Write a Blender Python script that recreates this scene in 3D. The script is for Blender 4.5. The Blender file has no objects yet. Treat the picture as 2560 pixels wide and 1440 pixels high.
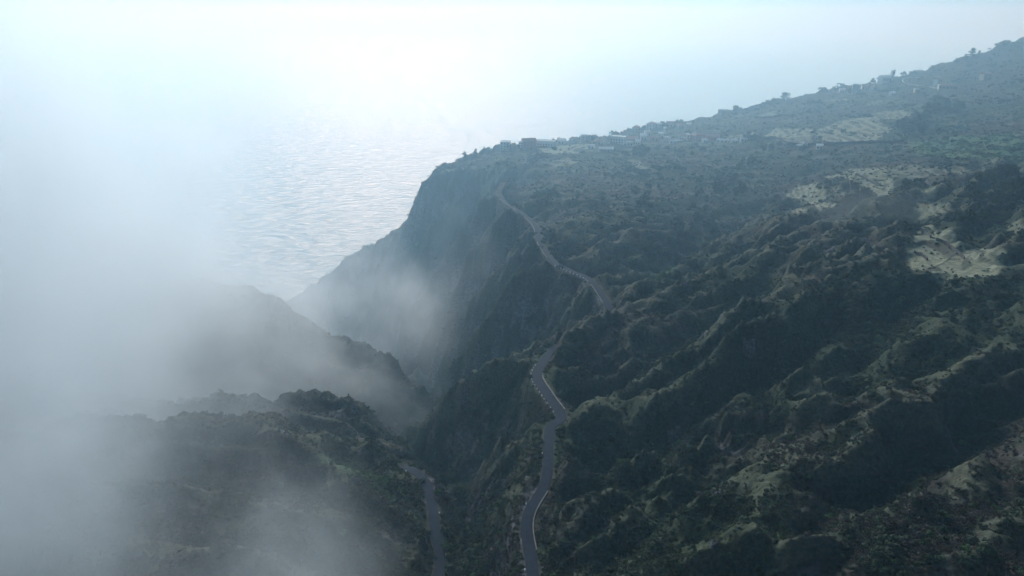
import bpy, math, random
import numpy as np
from mathutils import Vector

R = math.radians
random.seed(7)
rng = np.random.default_rng(11)
C = bpy.context.scene.collection
SC = bpy.context.scene

# ------------------------------------------------------------------ camera
CAMZ = 520.0
FPX = 1828.0                       # focal length in pixels of a 2560 px wide frame
PITCH = math.atan(680.0 / FPX)     # the horizon is at row 40
cam_d = bpy.data.cameras.new('camera')
cam_d.sensor_width = 36.0
cam_d.lens = 36.0 * FPX / 2560.0
cam_d.clip_start = 1.0
cam_d.clip_end = 90000.0
cam = bpy.data.objects.new('camera', cam_d)
C.objects.link(cam)
cam.location = (0, 0, CAMZ)
cam.rotation_euler = (math.pi / 2 - PITCH, 0, 0)
SC.camera = cam

# ------------------------------------------------------------------ sky and sun
SUN_EL, SUN_AZ = 29.0, -9.0        # azimuth from straight ahead, positive to the right
w = bpy.data.worlds.new('World')
SC.world = w
w.use_nodes = True
nt = w.node_tree
nt.nodes.clear()
wo = nt.nodes.new('ShaderNodeOutputWorld')
bg = nt.nodes.new('ShaderNodeBackground')
sky = nt.nodes.new('ShaderNodeTexSky')
sky.sky_type = 'NISHITA'
sky.sun_disc = False
sky.sun_elevation = R(SUN_EL)
sky.sun_rotation = R(SUN_AZ)
sky.altitude = 500
sky.air_density = 1.0
sky.dust_density = 1.5
sky.ozone_density = 1.0
bg.inputs['Strength'].default_value = 0.05 * 0.42
mx = nt.nodes.new('ShaderNodeMix'); mx.data_type = 'RGBA'
mx.inputs[0].default_value = 0.55                       # cloud cover over the clear sky
mx.inputs[7].default_value = (2.6, 5.2, 9.4, 1)
nt.links.new(sky.outputs[0], mx.inputs[6])
nt.links.new(mx.outputs[2], bg.inputs['Color'])
nt.links.new(bg.outputs[0], wo.inputs['Surface'])

sl = bpy.data.lights.new('sun', 'SUN')
sl.energy = 4.8
sl.angle = R(26)
sl.color = (0.80, 0.91, 1.0)
so = bpy.data.objects.new('sun', sl)
C.objects.link(so)
sdir = Vector((math.sin(R(SUN_AZ)) * math.cos(R(SUN_EL)), math.cos(R(SUN_AZ)) * math.cos(R(SUN_EL)), math.sin(R(SUN_EL))))
so.rotation_euler = sdir.to_track_quat('Z', 'Y').to_euler()
so.location = (0, 0, 900)

SC.view_settings.view_transform = 'Standard'
SC.view_settings.look = 'None'
SC.view_settings.gamma = 1.0
SC.view_settings.use_curve_mapping = False
SC.view_settings.exposure = 0.0
SC.render.engine = 'CYCLES'
cy = SC.cycles
cy.use_denoising = True
cy.use_adaptive_sampling = True
cy.adaptive_threshold = 0.04
cy.max_bounces = 6
cy.diffuse_bounces = 2
cy.glossy_bounces = 2
cy.volume_bounces = 4
cy.volume_step_rate = 0.4
cy.volume_max_steps = 128

HAZE_DENSITY = 0.00026
HAZE_COLOR = (0.47, 0.78, 1.0, 1)
HAZE_G = 0.42

# ------------------------------------------------------------------ helpers
def P(px, py, Y):
    """point at forward distance Y seen at pixel (px, py) of the 2560 x 1440 frame"""
    u, v = (px - 1280) / FPX, (720 - py) / FPX
    dy = math.cos(PITCH) + v * math.sin(PITCH)
    dz = -math.sin(PITCH) + v * math.cos(PITCH)
    t = Y / dy
    return (u * t, Y, CAMZ + dz * t)

def W(x, y, drop):
    return (x, y, CAMZ - drop)

def hash2(ix, iy, seed):
    h = (ix.astype(np.int64) * 374761393 + iy.astype(np.int64) * 668265263 + seed * 974711) & 0xFFFFFFFF
    h = ((h ^ (h >> 13)) * 1274126177) & 0xFFFFFFFF
    return ((h ^ (h >> 16)) & 0xFFFFFF) / float(0xFFFFFF)

def vnoise(x, y, seed=0):
    ix, iy = np.floor(x), np.floor(y)
    fx, fy = x - ix, y - iy
    r = 0
    g = {}
    for a in (0, 1):
        for b in (0, 1):
            ang = hash2(ix + a, iy + b, seed) * 2 * math.pi
            g[a, b] = np.cos(ang) * (fx - a) + np.sin(ang) * (fy - b)
    sx = fx * fx * fx * (fx * (fx * 6 - 15) + 10)
    sy = fy * fy * fy * (fy * (fy * 6 - 15) + 10)
    a = g[0, 0] + sx * (g[1, 0] - g[0, 0])
    b = g[0, 1] + sx * (g[1, 1] - g[0, 1])
    return (a + sy * (b - a)) * 1.5

def fbm(x, y, octv=4, seed=0, gain=0.5):
    r, amp, f = 0, 1.0, 1.0
    for o in range(octv):
        r = r + amp * vnoise(x * f + o * 17.3, y * f - o * 9.1, seed + o)
        amp *= gain
        f *= 2.03
    return r

def ridged(x, y, octv=4, seed=0, gain=0.55):
    r, amp, f = 0, 1.0, 1.0
    for o in range(octv):
        r = r + amp * (1 - 2 * np.abs(vnoise(x * f + o * 11.3, y * f - o * 5.1, seed + o)))
        amp *= gain
        f *= 2.07
    return r

def sstep(a, b, x):
    t = np.clip((x - a) / (b - a), 0, 1)
    return t * t * (3 - 2 * t)

# ------------------------------------------------------------------ the roads
ROAD_MAIN = [W(0, 60, 133), W(5, 110, 133.5), P(1332, 1440, 150), P(1318, 1300, 172), P(1365, 1200, 190),
             P(1372, 1100, 213), P(1378, 1068, 223), P(1404, 1042, 231), P(1372, 990, 247), P(1343, 945, 266),
             P(1352, 914, 281), P(1390, 871, 306), P(1478, 819, 327), P(1522, 782, 350), P(1500, 730, 374),
             P(1470, 697, 396), P(1420, 675, 412), P(1385, 655, 430), P(1352, 610, 475), P(1338, 565, 520),
             P(1300, 530, 560), P(1262, 506, 600), P(1248, 480, 640), P(1256, 455, 675)]
ROAD_LEFT = [W(-36, 90, 169), W(-30, 140, 168), P(1096, 1440, 187), P(1088, 1330, 206), P(1080, 1260, 221), P(1066, 1210, 233),
             P(1042, 1176, 243), P(1028, 1166, 247), P(1014, 1170, 258), P(1006, 1176, 266)]

def spline(pts, step=1.5):
    pts = [np.array(p, float) for p in pts]
    pts = [2 * pts[0] - pts[1]] + pts + [2 * pts[-1] - pts[-2]]
    out = []
    for i in range(1, len(pts) - 2):
        p0, p1, p2, p3 = pts[i - 1:i + 3]
        n = max(2, int(np.linalg.norm(p2 - p1) / step))
        for k in range(n):
            t = k / n
            out.append(0.5 * (2 * p1 + (p2 - p0) * t + (2 * p0 - 5 * p1 + 4 * p2 - p3) * t * t + (3 * p1 - p0 - 3 * p2 + p3) * t ** 3))
    out.append(pts[-2])
    out = np.array(out)
    z = out[:, 2].copy()
    k = 9
    zp = np.pad(z, (k, k), mode='edge')
    out[:, 2] = np.convolve(zp, np.ones(2 * k + 1) / (2 * k + 1), 'valid')
    return out

road_main = spline(ROAD_MAIN)
road_left = spline(ROAD_LEFT)

# ------------------------------------------------------------------ terrain: ridge and valley lines
L = []
def line(*p): L.append(list(p))
def chain(*q, dz=0.0):
    p = [P(*a) for a in q]
    L.append([(a[0], a[1], a[2] + dz) for a in p])

# spur whose crest the road cuts through
chain((1172, 1290, 236), (1183, 1225, 236), (1192, 1188, 236), (1250, 1134, 230), (1300, 1110, 226), (1350, 1082, 222), (1383, 1061, 221))
chain((1416, 1034, 228), (1520, 1008, 232), (1600, 960, 240), (1700, 900, 249), (1790, 850, 259), (1832, 806, 266),
      (1900, 760, 274), (1980, 715, 287), (2050, 680, 303), (2200, 612, 338), (2330, 600, 350))
# gully behind it
chain((1200, 1180, 258), (1240, 1140, 262), (1300, 1085, 260), dz=-6)
chain((1450, 1020, 250), (1540, 985, 260), (1640, 920, 272), dz=-16)
chain((1660, 908, 275), (1800, 828, 297), dz=-12)
chain((1820, 815, 300), (1900, 755, 315), (1980, 705, 335), dz=-7)
chain((2060, 660, 355), (2150, 615, 385), (2240, 570, 415), dz=-4)
# second spur
chain((1347, 893, 276), (1380, 866, 283), (1470, 820, 300), (1540, 784, 325), (1620, 758, 336), (1680, 735, 345), (1750, 698, 356), (1850, 640, 380),
      (2000, 580, 418), (2130, 520, 456), (2260, 470, 500))
chain((1328, 922, 290), (1280, 918, 296), (1230, 924, 300), (1160, 970, 308), (1110, 1002, 318), (1060, 1070, 335), (1020, 1112, 352))
# ribs of the lower face of the second spur
chain((1300, 985, 276), (1240, 1040, 275), (1190, 1110, 278))
# small ridge behind the second spur
chain((1505, 792, 352), (1430, 830, 346), (1340, 882, 340), (1280, 905, 335))
chain((1470, 830, 364), (1360, 870, 364), dz=-12)
# basin behind
chain((1125, 985, 400), (1200, 915, 390), (1290, 850, 390), (1370, 815, 388), dz=-16)
chain((1380, 790, 384), (1450, 755, 384), dz=-4)
# wooded gully above the road
chain((1600, 715, 395), (1700, 635, 450), (1800, 555, 510), (1900, 490, 575), dz=-16)
chain((1960, 450, 620), (2020, 435, 640), dz=-5)
# rocky spur
chain((1402, 652, 421), (1340, 668, 420), (1280, 698, 420), (1240, 768, 420), (1200, 800, 425), (1160, 870, 430), (1112, 960, 438))
chain((1290, 655, 475), (1180, 730, 500), (1100, 810, 520), (1040, 885, 540), dz=-14)
# rib under the long straight
chain((1300, 535, 562), (1235, 560, 560), (1180, 640, 560), (1130, 730, 560), (1080, 830, 560), (1010, 900, 565))
# headland rib
chain((1250, 500, 625), (1195, 522, 640), (1150, 590, 640), (1080, 710, 630), (990, 820, 620), (920, 870, 620))
chain((1215, 480, 700), (1150, 530, 705), (1090, 610, 705), (1000, 710, 710), (900, 790, 720), dz=-22)
# headland crest
chain((1260, 400, 745), (1200, 428, 755), (1130, 432, 765), (1082, 436, 770), (1058, 458, 778), (1030, 540, 790), (960, 600, 805), (870, 642, 825),
      (800, 700, 850), (722, 753, 880), (600, 840, 920), (500, 905, 940))
chain((1190, 388, 820), (1110, 418, 800), (1085, 432, 790))
# ravine bottom
line(W(-14, 60, 178), W(-14, 150, 180), P(1163, 1440, 203), P(1130, 1250, 256), P(1095, 1152, 312), P(1042, 1120, 347), W(-46, 440, 254), W(-62, 520, 298), W(-95, 600, 345),
     W(-190, 730, 405), W(-330, 830, 450), W(-520, 900, 505), W(-700, 960, 528))
# skyline
chain((1190, 386, 825), (1260, 368, 840), (1450, 350, 900), (1640, 318, 960), (1740, 302, 1000), (1850, 274, 1020), (2000, 240, 1040), (2120, 218, 1050),
      (2200, 203, 1050), (2330, 172, 1050), (2450, 130, 1050), (2560, 92, 1050), (2800, 0, 1050))
# plateau
chain((1290, 386, 790), (1400, 378, 800), (1540, 358, 840), (1700, 362, 840), (1850, 352, 850))
chain((1400, 410, 740), (1500, 440, 680), (1600, 400, 750), (1750, 400, 730), (1900, 390, 710), (2000, 350, 760), (2150, 345, 730))
chain((1340, 480, 620), (1420, 520, 560), (1480, 600, 490), (1490, 660, 430))
chain((1560, 500, 590), (1600, 560, 520), (1640, 620, 470))
chain((1750, 480, 620), (1900, 430, 660), (2000, 400, 680))
chain((2000, 310, 850), (2150, 290, 850), (2350, 250, 860), (2560, 200, 850))
chain((2300, 300, 750), (2560, 300, 710))
chain((2300, 400, 590), (2450, 400, 575), (2560, 400, 560))
chain((2100, 440, 560), (2250, 420, 560))
chain((2350, 520, 430), (2560, 500, 425))
chain((2300, 640, 332), (2450, 620, 335), (2560, 600, 340))
chain((2560, 700, 295), (2480, 720, 290), (2350, 710, 298))
# near right flank
chain((1440, 1440, 149), (1570, 1338, 160), (1650, 1252, 171), (1790, 1190, 180), (2000, 1080, 195), (2250, 950, 220), (2480, 800, 262), dz=3)
chain((1385, 1290, 178), (1420, 1200, 190))
chain((1500, 1190, 197), (1600, 1130, 206), (1700, 1070, 217), dz=-15)
chain((1740, 1050, 221), (1900, 960, 240), dz=-9)
chain((1950, 935, 246), (2100, 860, 268), dz=-4)
chain((1560, 1080, 214), (1700, 990, 229), (1900, 880, 250), (2100, 775, 283), dz=2)
chain((1700, 1440, 140), (2000, 1440, 130), (2560, 1440, 116))
chain((2050, 1330, 142), (2300, 1180, 165), (2560, 1020, 197), dz=-5)
chain((1830, 1380, 138), (1900, 1260, 155), (2100, 1150, 170), (2560, 900, 225))
# flank under the main road
chain((1240, 1440, 176), (1225, 1330, 195), (1215, 1260, 215))
chain((1290, 1100, 258), (1235, 1160, 262), (1200, 1190, 268), dz=-5)
chain((1230, 1010, 290), (1215, 1090, 285), (1150, 1150, 296))
# left bank
chain((1055, 1440, 184), (900, 1440, 176), (700, 1440, 166), (400, 1440, 155))
chain((1150, 1440, 196), (1125, 1320, 226))
chain((1035, 1172, 248), (1000, 1160, 252), (930, 1120, 252), (830, 1090, 250), (700, 1070, 249), (450, 1060, 246), (100, 1080, 242))
chain((1010, 1250, 222), (850, 1230, 214), (650, 1220, 208), (300, 1230, 200))
chain((950, 1135, 290), (880, 1108, 288), (700, 1085, 285), (400, 1085, 282), dz=-12)
chain((1040, 1125, 340), (1015, 1128, 350), (960, 1098, 354), (900, 1042, 352), (862, 1018, 350), (740, 990, 346), (600, 1002, 336), (300, 1040, 330))
chain((1000, 1085, 390), (900, 1035, 395), (700, 1000, 395), (400, 1010, 385), dz=-13)
chain((1118, 985, 430), (1080, 975, 434), (1010, 938, 448), (940, 885, 468), (850, 862, 480), (780, 820, 490), (718, 762, 500), (640, 730, 510), (550, 703, 520),
      (450, 722, 530), (300, 740, 540), (0, 780, 560), (-400, 800, 580))
line(W(-120, 545, 330), W(-200, 620, 360), W(-300, 640, 370), W(-500, 680, 400))
# the steep far sides of the spurs
def back(*q, dy=16, dz=-20):
    p = [P(*a) for a in q]
    L.append([(a[0], a[1] + dy, a[2] + dz) for a in p])
back((1188, 1215, 236), (1250, 1134, 230), (1300, 1110, 226), (1350, 1085, 222), dy=13, dz=-17)
back((1270, 919, 297), (1230, 924, 300), (1160, 970, 308), (1110, 1002, 318), (1060, 1070, 335), dy=20, dz=-26)
back((1340, 668, 420), (1280, 698, 420), (1240, 768, 420), (1200, 800, 425), (1160, 870, 430), (1118, 950, 438), dy=26, dz=-46)
back((1195, 522, 640), (1150, 590, 640), (1080, 710, 630), (990, 820, 620), dy=32, dz=-52)
back((1235, 560, 560), (1180, 640, 560), (1130, 730, 560), (1080, 830, 560), dy=26, dz=-38)
back((1000, 1160, 252), (930, 1120, 252), (830, 1090, 250), (700, 1070, 249), dy=14, dz=-16)
back((960, 1098, 354), (900, 1042, 352), (862, 1018, 350), (740, 990, 346), dy=18, dz=-11)
back((1080, 975, 434), (1010, 938, 448), (940, 885, 468), (850, 862, 480), (780, 820, 490), (718, 762, 500), (640, 730, 510), dy=22, dz=-30)
back((1480, 815, 303), (1540, 784, 325), (1620, 758, 336), (1750, 698, 356), (1850, 640, 380), dy=12, dz=-9)
# front faces under the spur crests
chain((1195, 975, 303), (1175, 1050, 298), (1130, 1120, 312))
chain((1270, 960, 290), (1255, 1030, 284), (1215, 1100, 280), (1175, 1150, 290), dz=-3)
chain((1285, 770, 412), (1262, 830, 408), (1225, 900, 408), (1175, 950, 412))
chain((1330, 740, 410), (1320, 800, 400), (1290, 840, 396), dz=-2)
# coast and sea bed
line(W(-1400, 760, 520), W(-900, 800, 520), W(-620, 860, 522))
line(W(-560, 985, 522), W(-380, 985, 520), W(-230, 960, 520), W(-120, 920, 520), W(-40, 960, 520), W(80, 1060, 520), W(350, 1180, 520), W(700, 1300, 520), W(1600, 1500, 520))
line(W(-1400, 1000, 545), W(-700, 1080, 545), W(-200, 1080, 545), W(0, 1120, 545), W(300, 1300, 545), W(700, 1450, 545), W(1600, 1700, 545))
line(W(-1400, 1900, 560), W(0, 1900, 560), W(1600, 1900, 560))
# land outside the picture
line(W(-1400, 600, 360), W(-700, 500, 200), W(-400, 300, 130), W(-300, 0, 120), W(-300, -600, 60))
line(W(300, 150, 70), W(300, -100, 40), W(300, -600, -20))
line(W(600, 400, 60), W(1000, 400, -20), W(1600, 400, -140))
line(W(900, 1150, -60), W(1600, 1350, -60))
line(W(0, 0, 150), W(0, -600, 60))
line(W(1600, -600, -160), W(1600, 0, -150))
line(W(-1400, -600, 100), W(-1400, 300, 300))

X0, X1, Y0, Y1 = -1400.0, 1600.0, -600.0, 1900.0

def solve(levels=(64, 32, 16, 8, 4)):
    H = None
    pts = []
    for ln in L + [list(map(tuple, road_main)), list(map(tuple, road_left))]:
        a = np.array(ln, float)
        for i in range(len(a) - 1):
            n = max(1, int(np.linalg.norm(a[i + 1, :2] - a[i, :2]) / 1.5))
            t = np.linspace(0, 1, n, endpoint=False)[:, None]
            pts.append(a[i] * (1 - t) + a[i + 1] * t)
        pts.append(a[-1:])
    pts = np.concatenate(pts)
    for s in levels:
        nx, ny = int((X1 - X0) / s) + 1, int((Y1 - Y0) / s) + 1
        ix = np.clip(np.round((pts[:, 0] - X0) / s).astype(int), 0, nx - 1)
        iy = np.clip(np.round((pts[:, 1] - Y0) / s).astype(int), 0, ny - 1)
        S = np.zeros((ny, nx)); N = np.zeros((ny, nx))
        np.add.at(S, (iy, ix), pts[:, 2]); np.add.at(N, (iy, ix), 1)
        m = N > 0
        K = np.where(m, S / np.maximum(N, 1), 0)
        if H is None:
            H = np.full((ny, nx), pts[:, 2].mean())
            it = 1500
        else:
            gx = np.linspace(0, H.shape[1] - 1, nx); gy = np.linspace(0, H.shape[0] - 1, ny)
            x0 = np.minimum(gx.astype(int), H.shape[1] - 2); y0 = np.minimum(gy.astype(int), H.shape[0] - 2)
            fx = gx - x0; fy = (gy - y0)[:, None]
            A = H[y0][:, x0] * (1 - fx) + H[y0][:, x0 + 1] * fx
            B = H[y0 + 1][:, x0] * (1 - fx) + H[y0 + 1][:, x0 + 1] * fx
            H = A * (1 - fy) + B * fy
            it = {32: 400, 16: 250, 8: 120, 4: 60}[s]
        H[m] = K[m]
        for _ in range(it):
            Q = np.pad(H, 1, mode='edge')
            H = 0.25 * (Q[:-2, 1:-1] + Q[2:, 1:-1] + Q[1:-1, :-2] + Q[1:-1, 2:])
            H[m] = K[m]
    return H

GS = 4.0
H = solve()
NYG, NXG = H.shape

def blur(A, n):
    for _ in range(n):
        Q = np.pad(A, 1, mode='edge')
        A = (Q[:-2, 1:-1] + Q[2:, 1:-1] + Q[1:-1, :-2] + Q[1:-1, 2:] + 2 * A) / 6.0 * 1.0
    return A

H = blur(H, 2)

def bil(A, x, y):
    gx = np.clip((x - X0) / GS, 0, NXG - 1.001); gy = np.clip((y - Y0) / GS, 0, NYG - 1.001)
    ix = gx.astype(int); iy = gy.astype(int)
    fx = gx - ix; fy = gy - iy
    return (A[iy, ix] * (1 - fx) + A[iy, ix + 1] * fx) * (1 - fy) + (A[iy + 1, ix] * (1 - fx) + A[iy + 1, ix + 1] * fx) * fy

# large relief and water-worn gullies
gxx, gyy = np.meshgrid(X0 + GS * np.arange(NXG), Y0 + GS * np.arange(NYG))
Hs = blur(H, 8)
dzy, dzx = np.gradient(Hs, GS)
slope = np.hypot(dzx, dzy)
steep = sstep(0.25, 0.8, slope)
rel = ridged(gxx / 46 + 0.6 * fbm(gxx / 60, gyy / 60, 2, 5), gyy / 46 + 0.6 * fbm(gxx / 60, gyy / 60, 2, 9), 3, 21)
def ribs(x, y, ang, along, across, seed):
    c, s_ = math.cos(R(ang)), math.sin(R(ang))
    u_ = (x * c + y * s_) / along; v_ = (-x * s_ + y * c) / across
    wv = 0.5 * fbm(x / 50, y / 50, 2, seed + 50)
    return ridged(u_ + wv, v_ + wv, 3, seed)
right = sstep(-20, 40, gxx) * sstep(650, 420, gyy)
left = sstep(-20, -60, gxx) * sstep(900, 500, gyy)
H = H + (ribs(gxx, gyy, 34, 95, 30, 61) - 0.35) * 8.0 * right * sstep(90, 150, gyy)
H = H + (ribs(gxx, gyy, 26, 60, 13, 65) - 0.35) * 2.4 * right * sstep(90, 150, gyy) * sstep(500, 330, gyy)
head = sstep(390, 460, gyy) * sstep(800, 720, gyy) * sstep(120, 20, gxx) * sstep(0.25, 0.7, slope) * sstep(-95, -55, gxx + 0.3 * (gyy - 420))
H = H + np.minimum(ribs(gxx, gyy, 6, 120, 44, 83) - 1.05, 0.25) * 23.0 * head
H = H + (ribs(gxx, gyy, 20, 55, 20, 87) - 0.4) * 3.5 * head
H = H + (ribs(gxx, gyy, -28, 80, 34, 71) - 0.35) * 4.5 * left
H = H + (rel - 0.4) * (1.0 + 3.0 * steep) * sstep(60, 180, gyy + 0 * gxx)

# long spurs of the headland and of the ravine walls: hollows worn along both sides of each crest
SPURS = [[(1402, 652, 421), (1340, 668, 420), (1280, 698, 420), (1240, 768, 420), (1200, 800, 425), (1160, 870, 430), (1112, 960, 438)],
         [(1300, 535, 562), (1235, 560, 560), (1180, 640, 560), (1130, 730, 560), (1080, 830, 560), (1010, 900, 565)],
         [(1250, 500, 625), (1195, 522, 640), (1150, 590, 640), (1080, 710, 630), (990, 820, 620)],
         [(1160, 500, 728), (1140, 530, 726), (1100, 580, 725), (1020, 690, 720), (930, 780, 715)],
         [(1345, 610, 470), (1290, 625, 478), (1220, 690, 486), (1150, 770, 490), (1090, 860, 495)],
         [(1328, 922, 290), (1280, 918, 296), (1230, 924, 300), (1160, 970, 308), (1110, 1002, 318), (1060, 1070, 335)],
         [(1383, 1061, 221), (1300, 1110, 226), (1250, 1134, 230), (1192, 1188, 236)],
         [(1505, 792, 352), (1430, 830, 346), (1340, 882, 340), (1280, 905, 335)],
         [(1416, 1034, 228), (1520, 1008, 232), (1600, 960, 240), (1700, 900, 249), (1790, 850, 259), (1832, 806, 266), (1980, 715, 287), (2200, 612, 338)],
         [(1380, 866, 283), (1470, 820, 300), (1540, 784, 325), (1750, 698, 356), (2000, 580, 418)],
         [(1440, 1440, 149), (1570, 1338, 160), (1650, 1252, 171), (1790, 1190, 180), (2000, 1080, 195)]]
def seg_dist(x, y, pts_):
    d = np.full(x.shape, 1e9)
    for (ax, ay, _a), (bx_, by_, _b) in zip(pts_[:-1], pts_[1:]):
        t = np.clip(((x - ax) * (bx_ - ax) + (y - ay) * (by_ - ay)) / ((bx_ - ax) ** 2 + (by_ - ay) ** 2), 0, 1)
        d = np.minimum(d, np.hypot(x - ax - t * (bx_ - ax), y - ay - t * (by_ - ay)))
    return d
wxx = gxx + 5 * fbm(gxx / 30, gyy / 30, 2, 131); wyy = gyy + 5 * fbm(gxx / 30, gyy / 30, 2, 137)
dmin = np.full(H.shape, 1e9); deepm = np.zeros(H.shape)
for k, q in enumerate(SPURS):
    deep, wd = (17.0, 15.0) if k < 5 else (5.0, 9.0)
    d_ = seg_dist(wxx, wyy, [P(*a) for a in q]) / wd
    deepm = np.where(d_ < dmin, deep, deepm); dmin = np.minimum(dmin, d_)
H = H - blur(deepm, 2) * (1 - np.exp(-(dmin / .55) ** 2)) * np.exp(-(dmin / 1.7) ** 2)

def erode(H, n=90000, steps=45):
    H = H.copy()
    m = (gyy > 80) & (gyy < 1000) & (np.abs(gxx) < 0.85 * gyy + 60) & (H > 5)
    iy, ix = np.nonzero(m)
    wgt = 1.0 / (gyy[iy, ix] + 100); wgt /= wgt.sum()
    for batch in range(4):
        k = rng.choice(len(iy), n // 4, p=wgt)
        px = ix[k] + rng.random(len(k)); py = iy[k] + rng.random(len(k))
        vx = np.zeros(len(k)); vy = np.zeros(len(k))
        N = np.zeros_like(H)
        Gy, Gx = np.gradient(blur(H, 1))
        for s in range(steps):
            jx = np.clip(px.astype(int), 1, NXG - 2); jy = np.clip(py.astype(int), 1, NYG - 2)
            gx = Gx[jy, jx]; gy = Gy[jy, jx]
            vx = 0.7 * vx - gx; vy = 0.7 * vy - gy
            sp = np.hypot(vx, vy) + 1e-6
            np.add.at(N, (jy, jx), (np.hypot(gx, gy) > 0.8) * 1.0)
            px = np.clip(px + vx / sp, 1, NXG - 2); py = np.clip(py + vy / sp, 1, NYG - 2)
        g = np.hypot(Gx, Gy) / GS
        wN = N / np.maximum(blur(N, 12), 0.5)
        D = -np.clip(wN, 0, 4) * 0.5 * sstep(0.2, 0.7, g)
        H = H + blur(D, 1)
    return H

H0 = H
H = erode(H)
H = H + 0.6 * (blur(H0 - H, 14))        # put back the average height the gullies took

# bring the crests back to their measured height
num = np.zeros(H.shape); den = np.zeros(H.shape)
for q in SPURS:
    p_ = np.array([P(*a) for a in q])
    for i in range(len(p_) - 1):
        n_ = max(2, int(np.linalg.norm(p_[i + 1] - p_[i]) / 4))
        for t in np.linspace(0, 1, n_, endpoint=False):
            c_ = p_[i] * (1 - t) + p_[i + 1] * t
            jx, jy = int(round((c_[0] - X0) / GS)), int(round((c_[1] - Y0) / GS))
            r_ = H[jy, jx]; rad_ = 9.0 if c_[1] > 380 else 6.0
            y0_, y1_, x0_, x1_ = jy - 6, jy + 7, jx - 6, jx + 7
            w_ = np.exp(-(((gxx[y0_:y1_, x0_:x1_] - c_[0]) ** 2 + (gyy[y0_:y1_, x0_:x1_] - c_[1]) ** 2) / rad_ ** 2))
            num[y0_:y1_, x0_:x1_] += w_ * (c_[2] + 1.0 - r_); den[y0_:y1_, x0_:x1_] += w_
H = H + np.clip(num / np.maximum(den, 1.0), -8, 13)

def road_dist(x, y, road):
    """distance to a road, its height there; only near points are looked at"""
    d = np.full(x.shape, 99.0); z = np.zeros(x.shape)
    m = (x > road[:, 0].min() - 14) & (x < road[:, 0].max() + 14) & (y > road[:, 1].min() - 14) & (y < road[:, 1].max() + 14)
    idx = np.nonzero(m)[0]
    for s in range(0, len(idx), 4000):
        j = idx[s:s + 4000]
        d2 = (x[j, None] - road[None, :, 0]) ** 2 + (y[j, None] - road[None, :, 1]) ** 2
        k = d2.argmin(1)
        d[j] = np.sqrt(d2[np.arange(len(j)), k]); z[j] = road[k, 2]
    return d, z

def road_half(y):
    return np.interp(y, [200, 262, 330, 560, 600, 670], [1.6, 2.05, 1.9, 1.75, 1.3, 0.9])

def road_cut(x, y, z):
    """lay the roads into the land; also gives the distance from the road edge"""
    de = np.full(x.shape, 99.0)
    for road in (road_main, road_left):
        d, zr = road_dist(x, y, road)
        e = d - road_half(y)
        z = np.where(e < 8, zr - 0.12 + (z - zr) * sstep(0.7, 6.0, e) * (e > 0.7), z)
        de = np.minimum(de, np.where(d < 90, e, 99.0))
    return z, de

def detail(x, y, base, st):
    r = np.hypot(x, y)
    wx = x + 5 * fbm(x / 14, y / 14, 2, 31); wy = y + 5 * fbm(x / 14, y / 14, 2, 37)
    d = (ridged(wx / 15, wy / 15, 3, 41) - 0.4) * (0.6 + 2.1 * st)
    d += (ridged(wx / 5.2, wy / 5.2, 2, 47) - 0.3) * (0.2 + 0.75 * st)
    b = np.abs(vnoise(x / 2.3, y / 2.3, 51)) * 0.8 + np.abs(vnoise(x / 1.1, y / 1.1, 53)) * 0.35
    d += b * 0.7
    return d

def hit(px, py, y0=110.0):
    """where the line of sight through a pixel meets the land"""
    Y = np.arange(y0, 1500, 1.5)
    p = P(px, py, Y)
    g = bil(H, np.asarray(p[0], float), Y)
    k = int(np.argmax(g > p[2]))
    return (float(p[0][k]), float(Y[k]), float(g[k]))

def poly_mask(x, y, poly, soft=2.5):
    """1 inside a polygon on the ground, fading over soft metres"""
    poly = np.array([q[:2] for q in poly])
    x0, y0 = poly.min(0) - 10; x1, y1 = poly.max(0) + 10
    out = np.zeros(x.shape)
    idx = np.nonzero((x > x0) & (x < x1) & (y > y0) & (y < y1))[0]
    xx = x[idx] + 2.5 * vnoise(x[idx] / 9, y[idx] / 9, 3); yy = y[idx] + 2.5 * vnoise(x[idx] / 9, y[idx] / 9, 4)
    ins = np.zeros(len(idx), bool); dd = np.full(len(idx), 1e9)
    for i in range(len(poly)):
        ax, ay = poly[i]; bx, by = poly[(i + 1) % len(poly)]
        c = ((ay > yy) != (by > yy)) & (xx < (bx - ax) * (yy - ay) / (by - ay + 1e-12) + ax)
        ins ^= c
        t = np.clip(((xx - ax) * (bx - ax) + (yy - ay) * (by - ay)) / ((bx - ax) ** 2 + (by - ay) ** 2 + 1e-9), 0, 1)
        dd = np.minimum(dd, np.hypot(xx - ax - t * (bx - ax), yy - ay - t * (by - ay)))
    out[idx] = np.where(ins, sstep(0, soft, dd), 0)
    return out

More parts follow.
